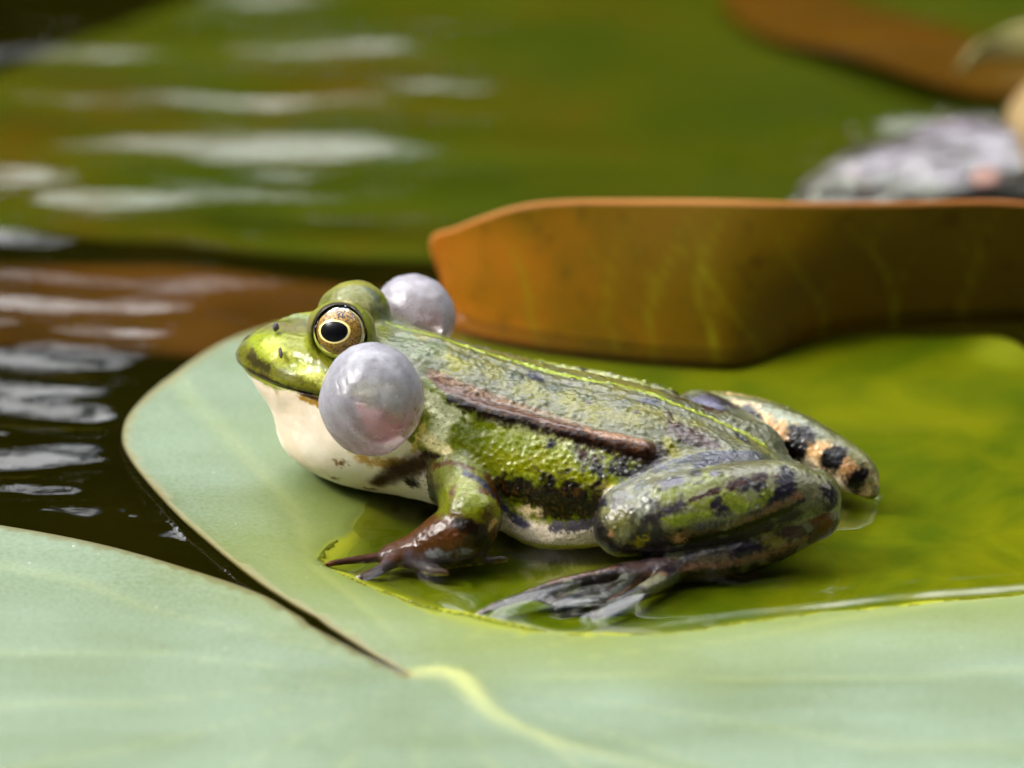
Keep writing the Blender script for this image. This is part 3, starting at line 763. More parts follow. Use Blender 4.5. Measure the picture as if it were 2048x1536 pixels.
('body',(110,80,50),0.5,0.5,[(2.06,0.59,0.15,0.021),(2.01,0.59,0.14,0.021)]),
('body',(92,84,40),0.6,0.5,[(2.2,0.6,0.18,0.057)]),
('body',(44,30,14),0.6,0.5,[(1.86,1.21,0.68,0.086)]),  # dark gap between throat and arm: shade painted on the skin
('body',(90,90,114),0.5,0.5,[(1.62,-0.74,0.14,0.036),(1.36,-0.73,0.05,0.036)]),
('body',(166,170,140),0.5,0.5,[(1.03,1.47,1.3,0.057),(1.28,-0.86,0.07,0.043)]),
('body',(114,78,48),0.3,0.2,[(1.65,0.78,2.17,0.064),(1.36,0.88,2.05,0.121),(1.01,1.0,1.96,0.15),(0.61,1.03,1.87,0.15),(0.18,1.05,1.8,0.143),(-0.27,1.15,1.72,0.143),(-0.85,1.2,1.6,0.143),(-1.28,1.2,1.51,0.157),(-1.59,1.13,1.41,0.157)]),
('body',(40,22,8),0.8,0.6,[(1.32,1.08,1.99,0.043),(1.02,1.15,1.9,0.064),(0.69,1.19,1.8,0.071),(0.37,1.18,1.77,0.057),(-0.21,1.23,1.64,0.057),(-0.86,1.26,1.49,0.064),(-1.29,1.26,1.38,0.086),(-1.61,1.2,1.29,0.093)]),  # dark lower border of the fold, deepened with painted shade
('body',(156,132,108),0.8,0.6,[(1.67,0.73,2.2,0.036),(1.34,0.78,2.09,0.05),(1.01,0.81,2.0,0.043),(0.57,0.84,1.89,0.036),(-0.08,0.89,1.76,0.029),(-0.61,1.01,1.67,0.036)]),  # pinkish tan highlight on top of the fold, painted into the colour
('body',(168,134,104),0.8,0.6,[(-0.69,1.09,1.66,0.036),(-1.05,1.09,1.6,0.05),(-1.4,1.05,1.53,0.057)]),
('body',(40,28,22),0.6,0.5,[(-1.66,0.97,1.41,0.064),(-1.71,1.09,1.32,0.086)]),
('arm',(138,146,60),0.6,0.8,[(1.55,1.41,1.09,0.143),(1.24,1.5,1.25,0.171),(0.86,1.63,1.18,0.171)]),
('arm',(150,160,86),0.4,0.7,[(1.41,1.57,1.08,0.186),(0.99,1.92,1.11,0.314),(0.7,2.16,0.93,0.243)]),
('arm',(126,136,12),0.6,0.9,[(1.44,1.6,0.75,0.129),(1.2,2.17,0.8,0.129),(0.78,2.31,0.83,0.157),(0.54,2.21,0.74,0.129)]),
('arm',(172,178,120),0.8,0.5,[(1.14,1.88,1.1,0.086),(0.88,1.94,1.09,0.071)]),
('arm',(124,92,48),0.6,0.5,[(1.51,1.45,1.06,0.05),(1.19,1.6,1.22,0.043),(0.89,1.69,1.19,0.036)]),
('arm',(66,66,92),0.4,0.4,[(0.94,1.81,1.16,0.05),(0.72,1.84,1.06,0.057),(0.57,1.87,0.9,0.057)]),
('arm',(120,72,26),0.6,0.5,[(1.54,1.37,0.76,0.064),(1.44,1.6,0.75,0.064)]),
('arm',(44,28,12),0.35,0.5,[(0.9,2.42,0.65,0.114),(0.69,2.42,0.51,0.157),(0.59,2.35,0.37,0.1)]),
('arm',(96,72,22),0.8,0.5,[(0.57,2.24,0.75,0.071)]),
('arm',(206,172,112),0.5,0.5,[(0.49,2.19,0.61,0.043),(0.53,2.27,0.55,0.029)]),
('arm',(86,58,44),0.5,0.5,[(2.67,2.7,0.1,0.1),(2.34,2.61,0.06,0.129),(2.06,2.52,0.07,0.1)]),
('arm',(100,90,100),0.5,0.5,[(2.02,2.78,0.02,0.157),(1.55,2.58,0.04,0.157),(1.2,2.55,0.14,0.114),(0.42,2.06,0.03,0.114)]),
('arm',(120,76,40),0.6,0.5,[(2.76,2.84,0.08,0.071)]),
('arm',(150,150,160),0.7,0.5,[(1.34,2.57,0.23,0.043),(0.78,2.47,0.27,0.043)]),
('shank',(132,142,148),0.9,1,[(-1.34,1.88,1.06,0.157),(-1.46,1.72,1.12,0.114)]),
('shank',(118,118,70),1,1,[(-1.1,2.04,0.87,0.143),(-1.38,2.2,0.81,0.179)]),
('shank',(150,155,140),0.9,1,[(-1.65,2.12,1.02,0.086),(-1.56,2.19,0.9,0.071),(-1.7,2.0,1.13,0.057)]),
('shank',(128,140,50),1,1,[(-1.92,2.02,1.15,0.1),(-2.25,1.88,1.27,0.114),(-2.5,1.68,1.36,0.1)]),
('shank',(84,80,98),0.6,0.9,[(-1.88,1.8,1.25,0.093),(-2.06,1.8,1.28,0.079)]),
('shank',(84,80,92),0.7,0.9,[(-2.56,1.62,1.37,0.057)]),
('shank',(78,76,88),0.7,1,[(-2.23,1.5,1.33,0.05)]),
('shank',(76,70,80),0.7,1,[(-1.88,2.21,0.93,0.064),(-2.18,2.12,1.05,0.057)]),
('shank',(128,142,58),0.7,0.9,[(-1.99,2.23,0.85,0.05),(-2.57,2.1,0.93,0.057)]),
('shank',(130,140,64),0.8,1,[(-2.35,2.07,1.1,0.057),(-2.9,1.91,1.11,0.1)]),
('shank',(126,140,62),0.7,1,[(-2.97,1.94,0.97,0.05),(-3.42,1.63,1.14,0.05)]),
('shank',(52,46,58),0.5,0.7,[(-2.67,2.02,1.05,0.079),(-2.71,2.06,0.92,0.071)]),
('shank',(48,44,58),0.5,0.8,[(-3.53,1.35,1.29,0.093),(-3.52,1.53,1.18,0.1),(-3.43,1.67,1.04,0.064)]),
('shank',(70,36,20),0.4,0.5,[(-2.3,2.06,1.12,0.025),(-2.48,1.98,1.18,0.032),(-2.66,1.88,1.24,0.029)]),
('shank',(66,32,18),0.35,0.4,[(-2.82,1.79,1.28,0.057),(-2.99,1.69,1.3,0.057)]),
('shank',(62,32,18),0.35,0.4,[(-3.14,1.57,1.33,0.05),(-3.24,1.49,1.33,0.05)]),
('shank',(70,38,24),0.4,0.4,[(-3.4,1.45,1.3,0.036)]),
('shank',(128,100,76),0.6,0.8,[(-2.03,2.23,0.6,0.05),(-2.58,2.11,0.71,0.05),(-3.11,1.89,0.84,0.05),(-3.56,1.62,0.95,0.043),(-3.75,1.46,1.01,0.036)]),
('shank',(96,90,104),0.7,1,[(-2.41,2.16,0.73,0.057),(-2.84,2.01,0.82,0.057)]),
('shank',(70,64,78),0.4,0.5,[(-1.65,2.08,0.23,0.086),(-2.21,2.05,0.36,0.093),(-2.97,1.86,0.53,0.1),(-3.7,1.53,0.77,0.1)]),
('shank',(30,18,10),0.4,0.5,[(-1.32,2.22,0.35,0.05),(-1.74,2.22,0.42,0.05),(-2.23,2.16,0.51,0.043),(-2.98,1.94,0.69,0.036),(-3.57,1.63,0.86,0.036),(-3.79,1.46,0.95,0.029)]),
('shank',(34,22,12),0.4,0.6,[(-1.02,2.16,0.59,0.079),(-1.17,2.24,0.44,0.093),(-1.49,2.19,0.33,0.086)]),
('shank',(170,134,100),0.6,0.5,[(-1.19,2.25,0.6,0.036)]),
('shank',(164,154,14),0.6,0.8,[(-1.6,2.25,0.48,0.071),(-1.71,2.27,0.55,0.05)]),
('shank',(190,154,110),0.5,0.5,[(-2.15,2.19,0.56,0.057)]),
('shank',(232,214,180),0.6,0.5,[(-1.12,1.98,0.18,0.036),(-1.41,1.96,0.14,0.043)]),
('shank',(116,118,84),1,1,[(-3.79,0.81,1.19,0.129),(-4.04,1.03,1.11,0.114)]),
('shank',(44,40,54),0.6,0.9,[(-4.1,1.16,0.98,0.079),(-4.15,1.18,0.84,0.079)]),
('shank',(160,160,150),0.6,0.5,[(-3.71,0.81,1.21,0.021),(-3.87,0.91,1.2,0.021),(-3.92,0.8,1.15,0.021)]),
('thigh',(88,92,100),0.8,1,[(-1.86,1.25,1.27,0.157),(-2.25,0.99,1.3,0.157),(-2.57,0.72,1.28,0.143),(-3.0,0.44,1.18,0.114)]),
('thigh',(60,60,80),0.6,0.5,[(-2.28,1.2,1.28,0.071),(-2.65,0.8,1.25,0.057)]),
('foot',(58,48,64),0.4,0.6,[(-3.39,0.83,0.43,0.157),(-3.36,0.9,0.3,0.143)]),
('foot',(132,128,78),0.5,0.8,[(-3.66,0.65,0.48,0.129),(-3.81,0.6,0.49,0.086)]),
('foot',(132,128,74),0.5,0.8,[(-3.3,1.69,0.46,0.121),(-3.47,1.66,0.38,0.1)]),
('foot',(58,48,66),0.5,0.7,[(-2.93,1.87,0.36,0.114),(-3.14,1.83,0.28,0.114)]),
('foot',(120,110,90),0.9,1,[(-2.43,2.06,0.28,0.1),(-2.71,2.01,0.25,0.071)]),
('foot',(112,72,34),0.6,0.8,[(-4.02,1.31,0.69,0.129),(-4.09,1.3,0.54,0.086)]),
('foot',(62,44,30),0.5,0.5,[(-4.1,0.66,0.56,0.071)]),
('foot',(138,108,88),0.7,0.7,[(-1.7,2.4,0.07,0.029),(-2.24,2.21,0.11,0.036),(-2.84,1.98,0.14,0.036),(-3.5,1.65,0.26,0.036),(-3.89,1.4,0.38,0.043)]),
('foot',(100,82,80),0.8,0.5,[(-1.88,2.2,0.23,0.086),(-1.42,2.42,0.14,0.071)]),
('foot',(116,84,64),0.6,0.5,[(0.37,3.93,0.04,0.036),(0.15,3.6,0.08,0.036),(-0.15,3.28,0.1,0.036),(-0.64,2.85,0.15,0.032),(-1.28,2.41,0.15,0.029)]),
('foot',(66,52,32),0.5,0.6,[(0.29,3.71,0.02,0.043),(-0.02,3.41,0.09,0.064),(-0.34,3.2,0.08,0.079),(-0.66,2.96,0.01,0.064)]),
('foot',(60,48,36),0.6,0.6,[(-1.27,2.57,-0.0,0.114),(-1.5,2.48,0.09,0.086)]),
('foot',(140,110,94),0.6,0.5,[(-1.16,3.71,0.03,0.029),(-1.37,2.98,-0.04,0.029),(-1.64,2.48,-0.01,0.029),(-2.0,2.49,0.14,0.029)]),
('far_shank',(238,208,160),0.3,0.5,[(-2.12,-2.13,0.81,0.243),(-3.09,-1.05,0.73,0.329),(-3.7,-0.83,0.48,0.329),(-4.15,-0.72,0.33,0.286)]),
('far_shank',(238,222,196),0.8,0.5,[(-2.27,-2.13,0.54,0.114),(-2.82,-1.88,0.26,0.129),(-3.48,-0.9,0.4,0.129),(-4.0,-0.78,0.21,0.114)]),
('far_shank',(214,172,122),0.8,0.5,[(-2.96,-1.2,0.89,0.1),(-3.15,-1.14,0.85,0.086)]),
('far_shank',(214,174,124),0.8,0.5,[(-3.57,-0.95,0.69,0.1),(-3.76,-0.9,0.65,0.071)]),
('far_shank',(160,116,72),0.8,0.5,[(-4.14,-0.79,0.54,0.129)]),
('far_shank',(150,158,140),0.6,0.8,[(-2.87,-1.49,1.03,0.114),(-3.26,-1.33,0.95,0.114),(-3.72,-1.15,0.81,0.1)]),
('far_shank',(112,116,78),0.6,0.9,[(-2.41,-1.66,1.08,0.064),(-3.0,-1.61,1.01,0.064),(-3.55,-1.35,0.88,0.071),(-4.04,-1.0,0.71,0.086),(-4.28,-0.85,0.56,0.071)]),
('far_shank',(22,15,12),0.35,0.3,[(-2.56,-1.4,1.0,0.093),(-2.71,-1.26,0.94,0.093)]),
('far_shank',(22,15,12),0.3,0.35,[(-3.41,-1.1,0.83,0.143),(-3.32,-0.97,0.66,0.143)]),
('far_shank',(22,15,12),0.3,0.35,[(-3.98,-0.91,0.67,0.107),(-3.85,-0.83,0.56,0.157)]),
('far_shank',(22,15,12),0.35,0.4,[(-4.33,-0.77,0.44,0.1),(-4.24,-0.71,0.3,0.143)]),
('far_thigh',(120,120,140),0.8,1,[(-1.8,-1.38,1.11,0.114),(-2.15,-0.99,1.19,0.1)]),
]

# ---------------------------------------------------------------- the frog
FWD = np.array((-math.cos(R(10)), math.sin(R(10)), 0)); LEFT = np.array((-math.sin(R(10)), -math.cos(R(10)), 0)); UPV = np.array((0, 0, 1.))
FM = np.stack([FWD, LEFT, UPV])
def to_world(p): return np.asarray(p, float)@FM

def sst(x, a, b):
    t = np.clip((x-a)/(b-a), 0, 1); return t*t*(3-2*t)
VOX = .02
fv, fq = surface_nets(frog_sdf, (-5,-4.1,-.45), (4.9,4.3,3.4), VOX)
# relax
edges = np.unique(np.sort(np.concatenate([fq[:,[0,1]], fq[:,[1,2]], fq[:,[2,3]], fq[:,[3,0]]]), axis=1), axis=0)
deg = np.bincount(edges.ravel(), minlength=len(fv)).astype(float)
def relax(x, n, lam=.5):
    for _ in range(n):
        s = np.zeros_like(x)
        for c in range(x.shape[1]):
            s[:,c] = np.bincount(edges[:,0], x[edges[:,1],c], len(x))+np.bincount(edges[:,1], x[edges[:,0],c], len(x))
        x = x+lam*(s/deg[:,None]-x)
    return x
fv = relax(fv, 4)
_, fid = frog_sdf(fv.astype(np.float32), True)
GI = {n: i for i, n in enumerate(GNAMES)}
fn = mesh_normals(fv, fq)
fa, fl_, fz = fv[:,0], fv[:,1], fv[:,2]
body = fid == 0

# ---- relief: mouth line, spine, creases and warts
disp = np.zeros(len(fv))
mouth_z = 1.885+.03*np.clip(3.4-fa, 0, 1)
head = body & (fa > 2.3)
dm = np.where(head, fz-mouth_z, 9)
disp -= .045*np.exp(-(dm/.02)**2)*np.clip((fa-2.4)/.3, 0, 1)
disp += .022*np.exp(-((dm-.09)/.06)**2)*head
for s_ in (1, -1):                                                        # flat side of the snout under a ridge from nostril to eye
    disp -= .075*np.exp(-(((fa-3.62)/.32)**2+((fl_-.86*s_)/.22)**2+((fz-2.24)/.16)**2))*head
    q_ = fl_*s_-(.30+(4.05-fa)*.36)
    disp += .030*np.exp(-(q_/.06)**2)*head*sst(fa, 3.3, 3.5)*sst(4.1-fa, 0, .2)*sst(fz, 2.2, 2.35)
fold_d = np.full(len(fv), 9.)
fp = np.array([(a_, l_, spine_top(a_, l_)) for a_, l_ in FOLD])
for A_, B_ in zip(fp[:-1], fp[1:]):
    ab = B_-A_; t_ = np.clip(((fv-A_)@ab)/(ab@ab), 0, 1); fold_d = np.minimum(fold_d, np.linalg.norm(fv-A_-t_[:,None]*ab, axis=1))
on_fold = fold_d < .21
disp += .018*fbm(fv, 1.7, 2, 61)
back = body & (fa < 2.3) & (fn[:,2] > .25)
sp = np.abs(fl_+.02*vnoise(fv, 2, 4))
disp += np.where(back, .012*np.exp(-(sp/.05)**2)-.008*np.exp(-((sp-.12)/.05)**2), 0)
for c0 in ((3.93,.34,2.44),(3.93,-.34,2.44)):
    disp -= .05*np.exp(-((fv-np.array(c0))**2).sum(1)/.04**2)
# loose skin folds behind the arm
fold = np.sin((fa*.7+fz*1.1)*34+3*vnoise(fv, 2.2, 31))
disp += np.where(body & (fl_ > .9), .010*fold*np.exp(-((fa-.62)/.35)**2-((fz-.35)/.35)**2), 0)

from mathutils import kdtree
rg = np.random.default_rng(8)
tree = kdtree.KDTree(len(fv))
for i, p in enumerate(fv): tree.insert(p, i)
tree.balance()
vpatch = fbm(fv, 1.6, 2, 44); wart = np.zeros(len(fv)); dot = np.zeros(len(fv))
def warts(sel, n, rmin, rmax, h, gap, pore):
    idx = np.flatnonzero(sel); rg.shuffle(idx); got = []
    cells = {}
    for i in idx:
        if len(got) >= n: break
        p = fv[i]; key = tuple(np.floor(p/gap).astype(int))
        if vpatch[i] < rg.uniform(-.5, .25): continue
        if any(((fv[j]-p)**2).sum() < gap*gap for dx in (-1,0,1) for dy in (-1,0,1) for dz in (-1,0,1) for j in cells.get((key[0]+dx, key[1]+dy, key[2]+dz), ())): continue
        cells.setdefault(key, []).append(i); got.append(i)
        r = rmin+(rmax-rmin)*rg.uniform()**1.6; hh = h*rg.uniform(.5, 1.2)*(r/rmax)
        for (co, j, d) in tree.find_range(p, r*1.6):
            w = math.exp(-(d/(r*.62))**2)
            disp[j] += hh*w; wart[j] = max(wart[j], w)
            if pore: dot[j] = max(dot[j], math.exp(-(d/(r*.26))**2))
flank = body & ~on_fold & (fn[:,1] > .35) & (fa < 1.75) & (fa > -1.9) & (fz > .55) & (fz < 2.0)
warts(flank, 330, .024, .06, .022, .08, True)
warts(body & (fn[:,1] < -.35) & (fa < 1.75) & (fa > -1.9) & (fz > .55), 120, .035, .07, .03, .12, True)
warts(back & ~on_fold & (fa < 1.9), 420, .025, .08, .034, .085, False)
warts(np.isin(fid, [GI['shank'], GI['far_shank'], GI['thigh']]) & (fn[:,2] > .1), 220, .025, .055, .018, .09, False)
disp += .007*fbm(fv, 9, 2, 90)*np.where(head, .4, 1)+np.where(back & ~on_fold, .006*fbm(fv, 17, 1, 95), 0)
fv2 = fv+fn*disp[:,None]

# ---- colour: broad regions first, then the markings
def L3(c): return np.array(lin(*c)[:3])
def blend(colr, c, w): return colr*(1-w[:,None])+np.asarray(c)*w[:,None]
n1 = fbm(fv, 3.0, 3, 11); n2 = fbm(fv, 9.0, 3, 12); n3 = fbm(fv, 1.2, 2, 13); n4 = fbm(fv, 26., 2, 14)
al_ = np.abs(fl_)
col = np.tile(L3((122,124,104)), (len(fv),1))                               # olive back
col = blend(col, L3((138,138,78)), sst(n1+.3*n2, -.1, .7)*.8)
col = blend(col, L3((100,110,86)), sst(n3*.8+n2*.5, .25, .7)*.7)
side = sst(al_-.25*(2.2-fz)+.05*n2, .95, 1.15)*sst(1.95-fz+.08*n1, -.05, .12)*(fa < 2.2)
col = blend(col, L3((134,146,24)), side)
headc = sst(fa+.1*n1, 2.2, 2.6)
col = blend(col, L3((142,152,64)), headc*sst(al_-.2, .1, .5))
bel = sst(.36-fz+.06*n1-.12*np.clip(fa, 0, 2)*0, -.06, .10)*(fa < 2.0)
col = blend(col, L3((226,208,180)), bel)
thr = np.where(fa > 1.6, sst(mouth_z-.05-fz-np.clip(2.3-fa, 0, 1)*1.0+.03*n1, -.02, .05), 0)
col = blend(col, L3((250,238,222)), thr)
col = blend(col, L3((230,206,178)), thr*sst(n3+.5*n1, .0, .9)*.7)
LB = dict(arm=(100,66,30), far_arm=(120,92,48), thigh=(104,104,96), far_thigh=(104,108,96), shank=(114,114,90), far_shank=(122,124,90), foot=(84,70,62), far_foot=(92,80,70))
for g, cc in LB.items():
    m_ = fid == GI[g]
    base = np.tile(L3(cc), (m_.sum(),1))
    k = sst(n1[m_]+.3*n2[m_], -.2, .8)[:,None]
    base = base*(1-.35*k)+.35*k*L3(tuple(min(255, int(x*1.25)) for x in cc))
    if g == 'arm':
        kk = sst(.55-fz[m_]+.3*n1[m_], .0, .5)[:,None]; base = base*(1-.3*kk)+.3*kk*L3((78,46,20))
    if g in ('shank', 'thigh', 'foot', 'far_thigh', 'far_foot'):
        kb = (sst(fbm(fv[m_], 2.3, 3, 101), .0, .18)*.92)[:,None]; base = base*(1-kb)+kb*L3((50,44,52))
        kl = (sst(fbm(fv[m_], 2.9, 3, 107), .10, .40)*.6)[:,None]; base = base*(1-kl)+kl*L3((150,154,128))
    low = (sst(.12-fz[m_]+.05*n1[m_], -.05, .1)*sst(-fn[m_,2], -.2, .4))[:,None]
    base = base*(1-low)+low*L3((222,200,168)) if g in ('thigh','shank','arm') else base
    col[m_] = base
# warts lift the flank colour
wf = wart*(body & (fa < 1.8) & (al_ > .8))
col = blend(col, L3((196,200,112)), np.clip(wf*1.1-.25, 0, 1)*.6*side)
col = blend(col, L3((92,100,84)), np.clip(wart*1.2-.3, 0, 1)*.6*(1-side)*back)
meshy = np.zeros(len(fv))
for g, cc, soft, jit, pts in MARKS:
    gi = GI[g]; P4 = np.array(pts); P4[:,3] *= 1.14; soft *= 1.6; pad_ = P4[:,3].max()*2.2+.05
    lo = P4[:,:3].min(0)-pad_; hi = P4[:,:3].max(0)+pad_
    for mir in ((1, -1) if (g == 'body' and P4[:,1].mean() > .45 and len(pts) < 8) else (1,)):
        Q = fv*np.array((1, mir, 1))
        idx = np.flatnonzero((fid == gi) & (Q > lo).all(1) & (Q < hi).all(1))
        if not len(idx): continue
        q = Q[idx]; best = np.full(len(idx), 9.)
        if len(P4) == 1: best = np.linalg.norm(q-P4[0,:3], axis=1)/P4[0,3]; rr_ = np.full(len(idx), P4[0,3])
        else:
            rr_ = np.full(len(idx), P4[0,3])
            for A, Bp in zip(P4[:-1], P4[1:]):
                ab = Bp[:3]-A[:3]; t = np.clip(((q-A[:3])@ab)/(ab@ab+1e-9), 0, 1)
                r_ = A[3]+(Bp[3]-A[3])*t; dd = np.linalg.norm(q-A[:3]-t[:,None]*ab, axis=1)/r_
                mm = dd < best; best[mm] = dd[mm]; rr_[mm] = r_[mm]
        x = best+jit*(.9*n2[idx]+.6*n1[idx]+1.2*n4[idx]*np.minimum(1, .07/rr_))
        w = 1-sst(x, 1-soft*.8, 1+soft*.8)
        col[idx] = col[idx]*(1-w[:,None])+L3(cc)*w[:,None]
        if cc == (50,48,46): meshy[idx] = np.maximum(meshy[idx], w)
# pores and speckle
col = blend(col, L3((46,44,16)), np.clip(dot-.35, 0, 1)*1.1*body*(fa < 1.8))
lf = body & (al_ > .9) & (fz < 1.0) & (fz > .3) & (fa < 1.2)
dark = col.sum(1) < .12
col = blend(col, L3((104,76,26)), lf*dark*sst(fbm(fv, 30, 2, 70), .1, .45)*.6)
wm = meshy*(fz > .9)
col = blend(col, L3((176,180,172)), wm*np.clip(wart*1.3-.3, 0, 1)*.7)
lipspk = head & (dm > 0) & (dm < .25)
col = blend(col, L3((70,74,8)), lipspk*sst(fbm(fv, 24, 2, 71), .1, .5)*.4)
foldm = body & (col[:,0] > col[:,1]*1.35) & (fz > 1.2) & (fa < 1.8)
col = blend(col, L3((30,16,8)), foldm*sst(fbm(fv, 26, 2, 72), .15, .5)*.55)
col = blend(col, L3((70,80,40)), (head & (dm > .25))*sst(fbm(fv, 28, 2, 73), .25, .6)*.3)
# dark rim inside the eye sockets
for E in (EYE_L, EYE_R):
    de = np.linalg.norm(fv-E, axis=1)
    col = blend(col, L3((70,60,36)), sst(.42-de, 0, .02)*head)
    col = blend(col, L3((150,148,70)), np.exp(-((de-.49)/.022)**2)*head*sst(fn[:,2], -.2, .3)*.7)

# the thin wall at the root of each sac
for C_ in ((2.36,1.55,2.09), (2.33,-1.5,2.05)):
    ds = np.linalg.norm((fv-np.array(C_))/np.array((.74,.77,.82)), axis=1)
    w = (1-sst(ds+.06*n1, .80, .98))*body
    col = blend(col, L3((168,104,104)), w*sst(1.98-fz+.1*n1, -.1, .25)*.9)
    col = blend(col, L3((150,150,120)), w*sst(fz-1.98+.1*n1, -.1, .25)*.7)
gre = np.clip((col[:,1]-col[:,2])/(col[:,1]+1e-4), 0, 1)*(col[:,1] > col[:,0]*.9)
crm = sst(col.min(1), .25, .5)[:,None]
col = (crm*.92*np.clip(col, 0, 1)**1.05+(1-crm)*.80*np.clip(col, 0, 1)**1.32)*(1+gre[:,None]*np.array((.05,-.02,-.35)))
frog = empty('frog')
tag(frog, 'green and brown frog with both vocal sacs blown up, sitting on the lily pad', 'frog')
me = np_mesh('frog_body', to_world(fv2), fq)
color_attr(me, 'skin', col)
float_attr(me, 'smooth', np.maximum(thr, .72*sst(fa, 2.3, 2.8)*body))
m = Mat('frog_skin'); c = m.coord(1)
sk = m.attr('skin'); nA = m.noise(c, 22, 4, .65); nB = m.noise(c, 60, 3, .6); nC = m.noise(c, 5, 4, .6)
ck = m.mix(m.ramp(nA, [(.3, .75), (.6, 0.)]), sk, m.mix(1, sk, (.40,.40,.38,1), 'MULTIPLY'))
ck = m.mix(m.ramp(nB, [(.5, 0.), (.75, .5)]), ck, m.mix(1, sk, (1.7,1.7,1.6,1), 'MULTIPLY'))
thf = m.attr('smooth', 'Fac')
ck = m.mix(thf, ck, m.mix(.12, sk, ck))
hb = m.math('ADD', m.math('MULTIPLY', nA, .6), m.math('MULTIPLY', nB, .25))
hb = m.math('ADD', hb, m.math('MULTIPLY', m.voronoi(c, 13), .8))
bs = m.n('Bump'); m.set(bs.inputs['Height'], hb); bs.inputs['Distance'].default_value = .012*CM
m.set(bs.inputs['Strength'], m.math('SUBTRACT', .75, m.math('MULTIPLY', thf, .52)))
rough = m.math('ADD', m.ramp(nC, [(.3, .26), (.7, .44)]), m.math('MULTIPLY', thf, .22))
pr = m.principled(Base_Color=ck, Roughness=rough, Specular_IOR_Level=.12, Normal=bs.outputs[0], Coat_Weight=m.math('SUBTRACT', .85, m.math('MULTIPLY', thf, .6)), Coat_Roughness=.10, Coat_IOR=1.36, Coat_Normal=bs.outputs[0],
                  Subsurface_Weight=.12, Subsurface_Radius=(.0012,.0008,.0004), Subsurface_Scale=.6)
fb = link('body', me, m.done(pr), frog)

# ---- eyes
def sphere_grid(nu, nv):
    u = np.linspace(0, 2*math.pi, nu, endpoint=False); t = np.linspace(0, math.pi, nv)
    T, U = np.meshgrid(t, u, indexing='ij')
    v = np.stack([np.sin(T)*np.cos(U), np.sin(T)*np.sin(U), np.cos(T)], -1).reshape(-1, 3)
    i = np.arange(nu*nv).reshape(nv, nu); j = np.roll(i, -1, 1)
    f = np.stack([i[:-1].ravel(), i[1:].ravel(), j[1:].ravel(), j[:-1].ravel()], 1)
    return v, f
m = Mat('eye_iris'); iris_mat = m.done(m.principled(Base_Color=m.attr('iris'), Roughness=.4, Metallic=0.0, Specular_IOR_Level=.4, Normal=m.bump(m.noise(m.coord(1), 60, 3), .3, .004)))
m = Mat('eye_pupil'); pupil_mat = m.done(m.principled(Base_Color=(.002,.002,.003,1), Roughness=.3, Specular_IOR_Level=.2))
m = Mat('eye_cornea'); fr_ = m.n('Fresnel'); fr_.inputs['IOR'].default_value = 1.17
g_ = m.n('BsdfGlossy'); g_.inputs['Roughness'].default_value = .02; t_ = m.n('BsdfTransparent'); x_ = m.n('MixShader')
m.t.links.new(fr_.outputs[0], x_.inputs[0]); m.t.links.new(t_.outputs[0], x_.inputs[1]); m.t.links.new(g_.outputs[0], x_.inputs[2]); cornea_mat = m.done(x_)
